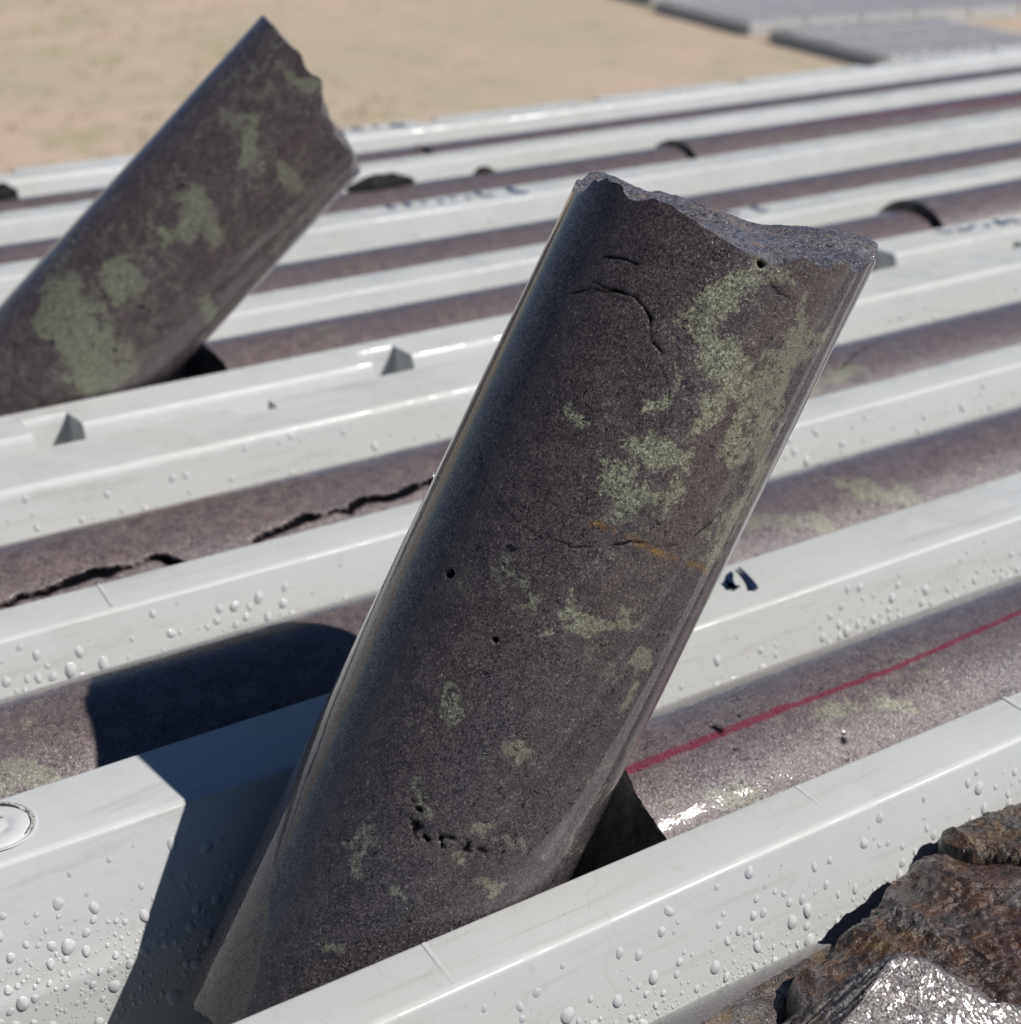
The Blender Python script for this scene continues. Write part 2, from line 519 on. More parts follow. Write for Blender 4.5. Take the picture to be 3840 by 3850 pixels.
def ribbon(pts, wd, z, parent, name='handwriting', mat=None, lift=0.0003):
    """marker stroke on a flat top: pts in world (x, y), half-widths wd"""
    pts = np.array(pts, float)
    # smooth resample
    t = np.linspace(0, len(pts) - 1, (len(pts) - 1) * 8 + 1)
    idx = np.clip(t.astype(int), 0, len(pts) - 2)
    fr = (t - idx)[:, None]
    p0 = pts[np.clip(idx - 1, 0, None)]; p1 = pts[idx]; p2 = pts[idx + 1]; p3 = pts[np.clip(idx + 2, None, len(pts) - 1)]
    Q = 0.5 * ((2 * p1) + (-p0 + p2) * fr + (2 * p0 - 5 * p1 + 4 * p2 - p3) * fr ** 2 + (-p0 + 3 * p1 - 3 * p2 + p3) * fr ** 3)
    wds = np.interp(t, np.arange(len(pts)), wd if hasattr(wd, '__len__') else [wd] * len(pts))
    T = np.gradient(Q, axis=0); T /= np.linalg.norm(T, axis=1)[:, None] + 1e-12
    Nn = np.stack([-T[:, 1], T[:, 0]], -1) * wds[:, None]
    L_, R_ = Q + Nn, Q - Nn
    return L_, R_

def write_strokes(strokes, z, parent, name='handwriting', mat=None):
    V, F_ = [], []
    for pts, wd in strokes:
        L_, R_ = ribbon(pts, wd, z, parent)
        s = len(V)
        for a_, b_ in zip(L_, R_):
            V += [(a_[0], a_[1], z), (b_[0], b_[1], z)]
        F_ += [(s + 2 * i, s + 2 * i + 1, s + 2 * i + 3, s + 2 * i + 2) for i in range(len(L_) - 1)]
    V = np.array(V) - np.array(parent.location)
    return make_obj(name, V, F_, mat or M_INK, parent, smooth=False)

def build_tray(label, ribs, notch_n, notch_f, y_near, loc, group):
    """ribs = [(crest, far) ...] five of them: near rail, three dividers, far rail"""
    t = empty('core_tray', loc, label, 'core tray', group)
    ns = notch_xs(notch_n)
    extrude_profile(rail_near(ribs[0][0], ribs[0][1], notch_n), ns, 'near_rail', M_PLASTIC, t, seed=1)
    for i in (1, 2, 3):
        c, f = ribs[i]
        extrude_profile(lambda x, c=c, f=f: rib_profile(c, f), XS, 'divider_rib', M_PLASTIC, t, seed=i * 3)
    nf = notch_xs(notch_f)
    extrude_profile(rail_far(ribs[4][0], ribs[4][1], notch_f), nf, 'far_rail', M_PLASTIC, t, seed=11)
    for i in range(4):
        f, c = ribs[i][1], ribs[i + 1][0]
        extrude_profile(lambda x, c=c, f=f: channel_profile(f, c), XS, 'channel', M_PLASTIC, t, seed=20 + i)
    y0, y1 = ribs[0][0] - 0.010, ribs[4][1] + 0.0006
    for xa, xb in ((XL - 0.004, XL + 0.0008), (XR - 0.0008, XR + 0.004)):
        V = np.array([(x, y, z) for x in (xa, xb) for y in (y0, y1) for z in (-0.0665, -0.002)]) - np.array(loc)
        make_obj('end_wall', V, [(0, 1, 3, 2), (4, 6, 7, 5), (0, 4, 5, 1), (2, 3, 7, 6), (0, 2, 6, 4), (1, 5, 7, 3)], M_PLASTIC, t, smooth=False)
    return t

RB1 = [(0.1080, 0.1350), (0.2135, 0.2283), (0.3005, 0.3245), (0.3975, 0.4142), (0.4935, 0.5227)]
RB2 = [(0.5368, 0.5592), (0.6240, 0.6450), (0.7290, 0.7518), (0.8270, 0.8465), (0.9130, 0.9395)]
N1F = [(x, x + 0.0158) for x in (-0.03, 0.0992, 0.2292, 0.366, 0.503, 0.640, 0.777, 0.914, 1.051, 1.188)]
N2N = [(x, x + 0.0175) for x in (0.0325, 0.1612, 0.2975, 0.4345, 0.5690, 0.706, 0.843, 0.98, 1.117)]
N2F = [(0.02, 0.036), (0.155, 0.172), (0.270, 0.2885), (0.420, 0.4355), (0.5568, 0.5710), (0.6873, 0.7050), (0.823, 0.840), (0.962, 0.979), (1.10, 1.117)]
N1N = [(0.03, 0.047), (0.17, 0.187), (0.31, 0.327), (0.45, 0.467), (0.59, 0.607), (0.73, 0.747), (0.87, 0.887), (1.01, 1.027), (1.15, 1.167)]
tray1 = build_tray('nearest wet grey plastic core tray, the tallest core standing in it', RB1, N1N, N1F, 0, (0.58, 0.3155, -0.067), 'grey plastic core trays on the rack')
tray2 = build_tray('second grey plastic core tray, its far rail against the sandy ground', RB2, N2N, N2F, 0, (0.58, 0.738, -0.067), 'grey plastic core trays on the rack')

# round moulded boss on the second divider rib
def disc(parent, cx, cy, r, z, name):
    V, F_ = [], []
    prof = [(0, 0.00035), (0.30 * r, 0.0004), (0.36 * r, 0.00015), (0.42 * r, 0.0004), (0.86 * r, 0.00045), (0.93 * r, 0.0000), (1.0 * r, -0.0004), (1.05 * r, 0.0004), (1.12 * r, 0.0001)]
    n = 72
    for rr, zz in prof:
        for j in range(n):
            an = 2 * math.pi * j / n
            V.append((cx + rr * math.cos(an), cy + rr * math.sin(an), z + zz + 0.00006 * math.sin(an * 7 + rr * 4000)))
    V = np.array(V) - np.array(parent.location)
    return make_obj(name, V, grid_faces(len(prof), n, wrap=True), M_PLASTIC_FAR, parent)
disc(tray1, 0.0745, 0.3130, 0.0086, 0.0004, 'moulded_boss')
arc = [(0.0745 + 0.0086 * math.cos(t), 0.3130 + 0.0086 * math.sin(t)) for t in np.linspace(-0.9, 2.2, 14)]
arc2 = [(0.0745 + 0.0036 * math.cos(t), 0.3130 + 0.0034 * math.sin(t)) for t in np.linspace(0.5, 4.2, 10)]
write_strokes([(arc, [0.0001 + 0.00035 * abs(math.sin(i * 1.7)) for i in range(14)]), (arc2, [0.00005 + 0.0001 * abs(math.sin(i * 2.3)) for i in range(10)])], 0.0011, tray1, 'dark_ring', M_DARK_RING)  # uneven darker arcs along the boss ring
# moulded cross seams on rib tops
for tr, y0, y1, xs_ in ((tray1, 0.2140, 0.2275, (0.1325, 0.2335)), (tray1, 0.2145, 0.2278, (0.305,)), (tray1, 0.3985, 0.4135, (0.136,))):
    for x in xs_:
        V = []
        for yy in np.linspace(y0, y1, 6):
            V += [(x - 0.0005 + (yy - y0) * 0.1, yy, 0.00005), (x + (yy - y0) * 0.1, yy, 0.00018), (x + 0.0005 + (yy - y0) * 0.1, yy, 0.00005)]
        make_obj('moulded_seam', np.array(V) - np.array(tr.location), grid_faces(6, 3, flip=True), M_PLASTIC, tr)

# handwriting in marker pen (strokes as seen from the camera side)
write_strokes([([(0.2943, 0.3191), (0.2921, 0.3169), (0.29, 0.3146), (0.2881, 0.3111)], [0.0006, 0.0009, 0.0011, 0.0014]), ([(0.2889, 0.3158), (0.2888, 0.314), (0.2881, 0.3111)], [0.0006, 0.001, 0.0013]), ([(0.2883, 0.3113), (0.2894, 0.3111), (0.2905, 0.3108)], [0.0014, 0.0009, 0.0004]), ([(0.2981, 0.3201), (0.2967, 0.3156), (0.2948, 0.3108), (0.2928, 0.3071)], [0.0004, 0.0007, 0.001, 0.0014])], 0.0006, tray1)
for st in ([([(0.4281, 0.75), (0.4266, 0.7438), (0.4295, 0.7413)], 0.0012), ([(0.4387, 0.749), (0.4369, 0.7438), (0.4377, 0.7408)], 0.0014), ([(0.4465, 0.7452), (0.4472, 0.7425)], 0.0018), ([(0.4542, 0.7418), (0.4572, 0.7403)], 0.002), ([(0.465, 0.7457), (0.4658, 0.7421)], 0.0014), ([(0.4716, 0.7409), (0.4746, 0.7396)], 0.0018), ([(0.4827, 0.7484), (0.4824, 0.7406), (0.4875, 0.7378)], 0.0013), ([(0.5039, 0.7485), (0.5025, 0.7413), (0.5031, 0.7356), (0.5077, 0.7349)], 0.0019)],
           [([(0.635, 0.5545), (0.6369, 0.5511), (0.6421, 0.5499)], 0.001), ([(0.6473, 0.5517), (0.6492, 0.5479), (0.6593, 0.5515)], 0.0012), ([(0.665, 0.5494), (0.6672, 0.5472)], 0.0018), ([(0.6782, 0.5538), (0.6747, 0.5462), (0.6834, 0.549), (0.6868, 0.5445)], 0.0016)],
           [([(0.59, 0.6435), (0.5884, 0.6372), (0.5886, 0.6333), (0.592, 0.6328)], 0.0016), ([(0.569, 0.6432), (0.5709, 0.6379), (0.5745, 0.635)], 0.0012)]):
    write_strokes(st, 0.0006, tray2, mat=M_INK_FADED)
write_strokes([([(0.4939, 0.9327), (0.5008, 0.9294)], 0.002), ([(0.5093, 0.9353), (0.5103, 0.9306), (0.5141, 0.9302)], 0.0022), ([(0.5217, 0.9306), (0.5254, 0.9293)], 0.0018), ([(0.5336, 0.9293), (0.5386, 0.9272), (0.5431, 0.9265)], 0.004)], 0.0006, tray2, mat=M_INK_FADED)

# ------------------------------------------------------------------ drill core
R = 0.033

def core_mesh(name, P0, ax, t0, t1, mat, dl=0.0012, nphi=200, end0=None, end1=None, strokes=None, broken_rows=26, parent=None, grooves=None, seed=0, cut=None):
    """cylinder from P0 + t0*ax to P0 + t1*ax; the end surfaces are fracture faces t = end(u, v)."""
    ax = np.array(ax, float); ax /= np.linalg.norm(ax)
    # local frame: e1 towards camera side, e2
    ref = np.array([0, 0, 1.0]) if abs(ax[2]) < 0.6 else np.array([0, 1.0, 0])
    e1 = np.cross(ax, ref); e1 /= np.linalg.norm(e1)
    e2 = np.cross(ax, e1)
    phi = np.linspace(0, 2 * np.pi, nphi, endpoint=False)
    c, s = np.cos(phi), np.sin(phi)
    e0f = end0 or (lambda a_, b_: 0.0015 * fbm(np.stack([a_ * 120, b_ * 120, a_ * 0 + seed], -1), 4, seed, True))
    e1f = end1 or (lambda a_, b_: 0.0015 * fbm(np.stack([a_ * 120, b_ * 120, a_ * 0 + seed + 5], -1), 4, seed + 2, True))
    lo = t0 + e0f(R * c, R * s)
    hi = t1 + e1f(R * c, R * s)
    nl = max(3, int((t1 - t0) / dl))
    k = np.linspace(0, 1, nl)[:, None]
    T = lo[None, :] * (1 - k) + hi[None, :] * k
    A = np.repeat(R * c[None, :], nl, 0); B = np.repeat(R * s[None, :], nl, 0)
    rows_T, rows_A, rows_B, br = [T], [A], [B], [np.zeros_like(T)]
    rr = np.linspace(1, 0.0, broken_rows + 1)[1:-1]
    def cap(fn, tb, rs):
        a_ = rs[:, None] * R * c[None, :]; b_ = rs[:, None] * R * s[None, :]
        tt = tb + fn(a_.ravel(), b_.ravel()).reshape(a_.shape)
        return tt, a_, b_
    t_, a_, b_ = cap(e1f, t1, rr)
    rows_T.append(t_); rows_A.append(a_); rows_B.append(b_); br.append(np.ones_like(t_))
    t_, a_, b_ = cap(e0f, t0, rr[::-1])
    rows_T.insert(0, t_); rows_A.insert(0, a_); rows_B.insert(0, b_); br.insert(0, np.ones_like(t_))
    T = np.concatenate(rows_T); A = np.concatenate(rows_A); B = np.concatenate(rows_B); BR = np.concatenate(br)
    nr = T.shape[0]
    Tf, Af, Bf = T.ravel(), A.ravel(), B.ravel()
    PHI = np.arctan2(Bf, Af)
    side = BR.ravel() < 0.5
    attrs = {'broken': BR.ravel().copy(), 'patch': np.zeros(len(Tf)), 'crack': np.zeros(len(Tf)), 'crayon': np.zeros(len(Tf)), 'vein': np.zeros(len(Tf))}
    S = np.stack([Tf, PHI * R], -1)
    rad = np.ones(len(Tf))
    # gentle drilling waviness
    dr = 0.00010 * fbm(np.stack([Tf * 60, Af * 40, Bf * 40], -1) + seed, 3, seed + 3)
    wig2 = None
    for kind, pts, wdt in (strokes or []):
        pts = [(p[0], p[1]) for p in pts]
        wig = np.stack([vnoise(np.stack([S[:, 0] * 500, S[:, 1] * 500, S[:, 0] * 0], -1), 31), vnoise(np.stack([S[:, 0] * 500, S[:, 1] * 500, S[:, 0] * 0 + 5], -1), 32)], -1)
        Q = S + wig * {'patch': 0.0009, 'crack': 0.00035}.get(kind, 0.0003)
        if kind == 'patch':
            if wig2 is None:
                z3 = S[:, 0] * 0
                wig2 = np.stack([fbm(np.stack([S[:, 0] * 110, S[:, 1] * 110, z3], -1), 4, 51, False, 0.7), fbm(np.stack([S[:, 0] * 110, S[:, 1] * 110, z3 + 5], -1), 4, 52, False, 0.7)], -1)
            Q = Q + wig2 * 0.0060
        d = seg_dist(Q, pts)
        v = (1 - sstep(d, wdt * 0.35, wdt)) * side
        if kind == 'speck':
            sp = vnoise(np.stack([S[:, 0] * 900, S[:, 1] * 900, S[:, 0] * 0], -1), 61)
            attrs['crack'] = np.maximum(attrs['crack'], v * sstep(sp, 0.15, 0.45))
            dr = dr - v * sstep(sp, 0.15, 0.45) * 0.0004
            continue
        if kind == 'crack':
            wn_ = fbm(np.stack([S[:, 0] * 300, S[:, 1] * 300, S[:, 0] * 0], -1), 3, 62)
            ww = wdt * np.clip(0.62 + 0.75 * wn_, 0.12, 1.2)
            v = (1 - sstep(d, ww * 0.3, ww)) * side * np.clip(0.75 + 0.9 * wn_, 0, 1)
        if kind == 'gap':
            wg = np.stack([vnoise(np.stack([S[:, 0] * 260, S[:, 1] * 260, S[:, 0] * 0], -1), 41), vnoise(np.stack([S[:, 0] * 260, S[:, 1] * 260, S[:, 0] * 0 + 5], -1), 42)], -1) * 0.0011
            ww = wdt * (0.75 + 0.45 * vnoise(np.stack([S[:, 0] * 90, S[:, 0] * 0, S[:, 0] * 0], -1), 43))
            dd_ = seg_dist(S + wg, pts) / ww
            v = (1 - sstep(dd_, 0.95, 1.15)) * side
            attrs['crack'] = np.maximum(attrs['crack'], v); dr = dr - (1 - sstep(dd_, 0.4, 0.95)) * side * 0.0030
            continue
        if kind == 'hole':
            v = (1 - sstep(d, wdt * 0.6, wdt)) * side
            attrs['crack'] = np.maximum(attrs['crack'], v); dr = dr - v * 0.0016
            continue
        if kind == 'patch':
            v = np.clip(1.25 - d / wdt, 0, 1) * side
        attrs[kind] = np.maximum(attrs[kind], v)
        if kind == 'crack': dr = dr - v * min(0.0008, wdt * 0.5)
    sc = 1 + np.where(side, dr / R, 0)
    V = np.array(P0)[None] + Tf[:, None] * ax + (Af * sc)[:, None] * e1 + (Bf * sc)[:, None] * e2
    if cut is not None:
        cp, cn, amp = cut
        cn = np.array(cn, float); cn /= np.linalg.norm(cn)
        dd = (V - np.array(cp)) @ cn + amp * fbm(V * 130 + seed, 5, seed + 8) + amp * 0.8 * fbm(V * 40, 2, 4)
        over = dd > 0
        V = V - np.where(over, dd, 0)[:, None] * cn
        attrs['broken'] = np.maximum(attrs['broken'], over.astype(float))
    # close ends
    n = len(V)
    V = np.concatenate([V, [V[:nphi].mean(0)], [V[(nr - 1) * nphi:nr * nphi].mean(0)]])
    for k_ in attrs: attrs[k_] = np.concatenate([attrs[k_], [1.0 if k_ == 'broken' else 0.0] * 2])
    F_ = grid_faces(nr, nphi, wrap=True)
    j = np.arange(nphi); j2 = (j + 1) % nphi
    tri0 = np.stack([np.full(nphi, n), j2, j], -1)
    tri1 = np.stack([np.full(nphi, n + 1), (nr - 1) * nphi + j, (nr - 1) * nphi + j2], -1)
    loc = np.array(P0, float)
    V = V - loc
    me = bpy.data.meshes.new(name)
    me.vertices.add(len(V)); me.vertices.foreach_set('co', V.astype(np.float32).ravel())
    idx = np.concatenate([F_.ravel(), tri0.ravel(), tri1.ravel()]).astype(np.int32)
    lt = np.concatenate([np.full(len(F_), 4), np.full(2 * nphi, 3)]).astype(np.int32)
    ls = np.concatenate([[0], np.cumsum(lt)[:-1]]).astype(np.int32)
    me.loops.add(len(idx)); me.loops.foreach_set('vertex_index', idx)
    me.polygons.add(len(lt)); me.polygons.foreach_set('loop_start', ls); me.polygons.foreach_set('loop_total', lt)
    me.update(calc_edges=True)
    me.validate()
    me.polygons.foreach_set('use_smooth', np.full(len(me.polygons), True))
    for k_, v_ in attrs.items():
        at = me.attributes.new(k_, 'FLOAT', 'POINT'); at.data.foreach_set('value', v_.astype(np.float32))
    me.materials.append(mat)
    # crisp edge where the fracture face meets the drilled side
    eb = np.zeros(len(me.edges), dtype=bool)
    ev = np.empty(len(me.edges) * 2, dtype=np.int32); me.edges.foreach_get('vertices', ev); ev = ev.reshape(-1, 2)
    nb = len(rr)
    ringa, ringb = nb * nphi, (nr - nb - 1) * nphi
    for r0 in (ringa, ringb):
        inr = (ev >= r0) & (ev < r0 + nphi)
        eb |= inr.all(1)
    at = me.attributes.new('sharp_edge', 'BOOLEAN', 'EDGE'); at.data.foreach_set('value', eb)
    o = bpy.data.objects.new(name, me)
    COL.objects.link(o)
    o.location = loc
    return o, (loc, ax, e1, e2)

# --- the tall core standing in the second channel
PA = np.array([0.1563, 0.2612, 0.0]); AXA = np.array([0.629, 0.0254, 1.0])
PATCH_A = [('patch', [(0.1396, 0.0371), (0.1321, 0.0336), (0.1237, 0.0307), (0.1204, 0.036), (0.1177, 0.0426)], 0.00454),
    ('patch', [(0.1214, 0.038), (0.1196, 0.0443), (0.1133, 0.0445)], 0.00401),
    ('patch', [(0.1377, 0.0356), (0.1408, 0.0445)], 0.00267),
    ('patch', [(0.1368, 0.0486), (0.132, 0.054), (0.1228, 0.0518), (0.116, 0.0497), (0.1109, 0.0555)], 0.00374),
    ('patch', [(0.1368, 0.0653), (0.1263, 0.0548), (0.1189, 0.0511)], 0.00321),
    ('patch', [(0.1118, 0.0547), (0.1033, 0.0634), (0.0936, 0.0647), (0.0841, 0.0598)], 0.00561),
    ('patch', [(0.1131, 0.0484), (0.1078, 0.0471), (0.1031, 0.0538)], 0.00294),
    ('patch', [(0.0932, 0.0304), (0.0974, 0.0343), (0.0969, 0.0409)], 0.00374),
    ('patch', [(0.0867, 0.0289), (0.0842, 0.0361), (0.0804, 0.0356)], 0.00374),
    ('patch', [(0.1144, 0.0306), (0.1078, 0.0315), (0.1031, 0.0291)], 0.00214),
    ('patch', [(0.112, 0.0404), (0.1059, 0.0399)], 0.0024),
    ('patch', [(0.1131, 0.0636), (0.12, 0.054)], 0.00134),
    ('patch', [(0.0909, 0.0633), (0.0816, 0.0598)], 0.00294),
    ('patch', [(0.0607, 0.034), (0.0593, 0.039)], 0.00294),
    ('patch', [(0.0602, 0.0161), (0.0601, 0.023)], 0.00294),
    ('patch', [(0.0624, 0.0439), (0.0626, 0.048)], 0.00214),
    ('patch', [(0.0299, 0.0377), (0.0306, 0.0337)], 0.00187),
    ('patch', [(0.0273, 0.0197), (0.0317, 0.0212)], 0.00187),
    ('patch', [(0.0181, 0.0602), (0.0105, 0.0602), (0.0134, 0.0728)], 0.0024),
    ('patch', [(0.0121, 0.0356), (0.0115, 0.0489)], 0.0016),
    ('patch', [(-0.0053, 0.0115), (0.0012, 0.0164), (-0.0075, 0.0183)], 0.00214),
    ('patch', [(0.0023, 0.0443), (0.0013, 0.0476)], 0.00187),
    ('patch', [(-0.0082, 0.0261), (-0.0082, 0.0285)], 0.0016),
    ('patch', [(0.0555, 0.0527), (0.054, 0.0576)], 0.00187),
    ('patch', [(0.046, 0.0541), (0.0488, 0.0558)], 0.0016),
    ('patch', [(0.027, 0.0614), (0.0168, 0.0592)], 0.00187),
    ('patch', [(0.0147, 0.021), (0.0113, 0.0239)], 0.0016),
    ('patch', [(0.0539, 0.0272), (0.0567, 0.0306)], 0.00134),
    ('patch', [(0.0931, 0.0403), (0.0865, 0.0413)], 0.00267),
    ('patch', [(0.0977, 0.015), (0.0958, 0.0185)], 0.00187),
    ('patch', [(-0.0245, 0.0166), (-0.0241, 0.0216)], 0.0016),
    ('patch', [(0.0059, 0.0325), (0.0027, 0.0365)], 0.00187),
    ('crack', [(0.1177, 0.0026), (0.1202, 0.0079), (0.1206, 0.0105), (0.1222, 0.0142)], 0.00058),
    ('crack', [(0.1215, 0.0072), (0.1215, 0.01), (0.1218, 0.0131), (0.1221, 0.0173), (0.1209, 0.0198), (0.1194, 0.0217)], 0.0007),
    ('crack', [(0.1194, 0.0217), (0.1159, 0.024), (0.1142, 0.0266)], 0.00058),
    ('crack', [(0.1121, 0.0282), (0.1088, 0.0312), (0.1065, 0.0324)], 0.00046),
    ('crack', [(0.127, 0.0068), (0.1281, 0.0117), (0.1279, 0.0144)], 0.00046),
    ('crack', [(0.0815, -0.0022), (0.0763, 0.0037), (0.0728, 0.0098), (0.071, 0.0162), (0.0708, 0.0225), (0.0723, 0.0289), (0.0743, 0.0326), (0.0763, 0.0365), (0.0782, 0.0392), (0.0801, 0.0463), (0.0829, 0.0508), (0.0876, 0.0545)], 0.00035),
    ('speck', [(0.0128, 0.022), (0.0065, 0.0239), (0.0055, 0.0291)], 0.0021),
    ('speck', [(0.006, 0.0301), (0.008, 0.0376), (0.0094, 0.0432)], 0.0021),
    ('crack', [(0.1373, 0.0396), (0.1355, 0.0419), (0.1358, 0.0476)], 0.00035),
    ('hole', [(0.1386, 0.037), (0.1384, 0.0376)], 0.0007),
    ('hole', [(0.0557, 0.0061), (0.0556, 0.0064)], 0.00105),
    ('hole', [(0.0483, 0.0223), (0.0482, 0.0224)], 0.0005),
    ('vein', [(0.0781, 0.0296), (0.0785, 0.0366), (0.078, 0.044), (0.0785, 0.0522), (0.0785, 0.0617)], 0.00105),
    ('vein', [(0.0779, 0.0394), (0.0786, 0.0472)], 0.0007)]
# fracture face: rim heights measured round the core, in the (e1, e2) cross-section
RIM = [(a_, b_, t_ - (0.0022 if b_ < -0.015 else 0.0)) for a_, b_, t_ in [(0.0316, -0.0096, 0.1365), (0.0323, -0.0068, 0.1409), (0.0329, -0.0023, 0.1418), (0.0319, 0.0084, 0.1386), (0.0306, 0.0125, 0.1406), (0.0238, 0.0228, 0.1396), (0.0185, 0.0274, 0.1395), (0.0133, 0.0302, 0.1401), (0.0044, 0.0327, 0.1433), (-0.0067, 0.0323, 0.1466), (-0.0222, 0.0252, 0.1511), (-0.0226, 0.0257, 0.1551), (0.003, -0.0329, 0.1492), (-0.0128, -0.0304, 0.1536), (-0.0186, -0.0273, 0.1548), (-0.0251, -0.0215, 0.1541), (-0.033, -0.0016, 0.1572), (-0.0299, 0.0139, 0.1585), (-0.0325, 0.006, 0.1590), (0.0, 0.0, 0.1475)]]
def end_from_rim(rim, base, amp=0.0016, seed=2, p=3.0, sc=140, shear=None):
    rim = np.array(rim)
    def fn(a_, b_):
        a_ = np.asarray(a_, float); b_ = np.asarray(b_, float)
        W = 0; Z = 0
        for ra, rb, rt_ in rim:
            ww = 1.0 / (((a_ - ra) ** 2 + (b_ - rb) ** 2) + (0.002) ** 2) ** (p / 2)
            W = W + ww; Z = Z + ww * (rt_ - base)
        Q = np.stack([a_ * sc, b_ * sc * 1.0, a_ * 0 + seed], -1)
        if shear is not None:
            ca, sa = math.cos(shear), math.sin(shear)
            Q = np.stack([(a_ * ca + b_ * sa) * sc * 0.22, (-a_ * sa + b_ * ca) * sc * 1.5, a_ * 0 + seed], -1)
        n = fbm(Q, 5, seed, True, 0.5) * amp + 0.5 * amp * np.round(3 * fbm(Q * 0.5 + 3, 3, seed + 7)) / 3 + amp * 0.12 * fbm(np.stack([a_ * 900, b_ * 900, a_ * 0], -1), 3, seed + 4)
        return Z / W + n
    return fn
coreA, FA = core_mesh('drill_core', PA, AXA, -0.0545, 0.148, M_ROCK_A, dl=0.00036, nphi=580, end1=end_from_rim(RIM, 0.148, 0.0016, 2, 3.0, 120, -0.55),
                      end0=lambda a_, b_: 0.0034 * fbm(np.stack([a_ * 130, b_ * 130, a_ * 0 + 3], -1), 5, 9), strokes=PATCH_A, broken_rows=110, seed=1)
tag(coreA, 'tallest wet dark grey core with green mottling, leaning in the nearest tray', 'drill core')

# --- the second leaning core, farther back on the left
PB = np.array([0.1925, 0.5945, 0.0]); AXB = np.array([0.998, -0.274, 1.0])
PATCH_B = [('patch', [(0.0801, 0.0367), (0.0811, 0.0434)], 0.00554),
    ('patch', [(0.0858, 0.0317), (0.0747, 0.0365)], 0.00383),
    ('patch', [(0.0455, 0.0278), (0.0465, 0.0359)], 0.00639),
    ('patch', [(0.0268, 0.0188), (0.0209, 0.0354), (0.0131, 0.0445)], 0.01065),
    ('patch', [(0.0171, 0.0199), (0.0268, 0.0248)], 0.00639),
    ('patch', [(0.1212, 0.028), (0.1116, 0.0342)], 0.00298),
    ('patch', [(0.1428, 0.0263), (0.144, 0.033)], 0.00341),
    ('patch', [(0.1143, 0.0317), (0.1129, 0.0356)], 0.00341),
    ('patch', [(0.1147, 0.0175), (0.1166, 0.0243)], 0.00255),
    ('patch', [(0.0503, 0.0273), (0.0474, 0.0326)], 0.00554),
    ('patch', [(0.0601, 0.061), (0.0562, 0.0699)], 0.00383),
    ('patch', [(0.0135, 0.0518), (0.0203, 0.0537)], 0.00511),
    ('patch', [(0.0695, 0.0282), (0.0707, 0.0323)], 0.00298),
    ('patch', [(0.1151, 0.0492), (0.1156, 0.0545)], 0.00426),
    ('patch', [(0.0859, 0.0263), (0.0859, 0.029)], 0.00298),
    ('patch', [(0.0251, 0.0342), (0.0257, 0.0437)], 0.00852)]
RIMB = [(0.0329, -0.003, 0.1519), (0.0278, 0.0178, 0.1504), (0.0156, 0.0291, 0.149), (0.012, 0.0307, 0.1451), (0.0081, 0.032, 0.14), (-0.0046, 0.0327, 0.1368), (-0.0227, 0.024, 0.132), (0.0088, -0.0055, 0.1465), (0.0033, -0.0007, 0.1371)]
coreB, FB = core_mesh('drill_core', PB, AXB, -0.060, 0.148, M_ROCK_B, dl=0.0009, nphi=280, end1=end_from_rim(RIMB, 0.148, 0.0012, 6, 3.0, 120), strokes=PATCH_B, broken_rows=40, seed=4)
tag(coreB, 'blurred dark core with pale green blotches, leaning behind the tallest core at the left', 'drill core')

# --- cores lying in the channels
RED1 = [('crayon', [(x, 0.0) for x in (0, 1)], 0.0009)]
def lying(yc, zc, x0, x1, label, seed, dl=0.0015, nphi=200, strokes=None, end0=None, end1=None, mat=None, br=20, group='lengths of core lying in the tray channels'):
    o, fr = core_mesh('drill_core', (0.0, yc, zc), (1, 0, 0), x0, x1, mat or M_ROCK, dl=dl, nphi=nphi, strokes=strokes, seed=seed, end0=end0, end1=end1, broken_rows=br)
    tag(o, label, 'drill core', group)
    return o
# for ax = +x: e1 = cross(x, z) = -y, e2 = cross(x, -y) = -z ; angle phi: point = -y cos - z sin
def ph(y, z, yc, zc):
    return math.atan2(-(z - zc), -(y - yc)) * R
def line(pts, yc, zc): return [(x, ph(y, z, yc, zc)) for x, y, z in pts]

y1c, z1c = 0.2612, -0.0332
red = line([(0.15, 0.2542, -0.001), (0.2081, 0.2546, -0.0007), (0.2601, 0.2551, -0.0006), (0.2974, 0.2547, -0.0007), (0.3466, 0.257, -0.0003), (0.6, 0.262, 0)], y1c, z1c)
e_c1 = lambda a_, b_: 0.0035 * fbm(np.stack([a_ * 60, b_ * 60, a_ * 0 + 2], -1), 5, 12) + 0.10 * b_ * 0.3
lying(y1c, z1c, 0.2065, 0.74, 'wet core with a bright red crayon line, lying right of the tall core', 21, dl=0.0007, nphi=420,
      strokes=[('crayon', red, 0.0012), ('crayon', [(x - 0.001, p - 0.0012) for x, p in red[:3]], 0.0006),
               ('speck', line([(0.236, 0.262, 0), (0.2362, 0.2545, -0.001), (0.2365, 0.2485, -0.003)], y1c, z1c), 0.0016),
               ('speck', line([(0.266, 0.2445, -0.005), (0.2655, 0.2405, -0.008), (0.262, 0.2385, -0.010)], y1c, z1c), 0.0016),
               ('patch', line([(0.224, 0.243, -0.006), (0.232, 0.240, -0.008)], y1c, z1c), 0.004),
               ('patch', line([(0.268, 0.250, -0.003), (0.29, 0.246, -0.005)], y1c, z1c), 0.004)], end0=e_c1, br=40)
lying(y1c, z1c, 0.7425, 1.20, 'core at the far right end of the second channel, past the red-lined core', 22)

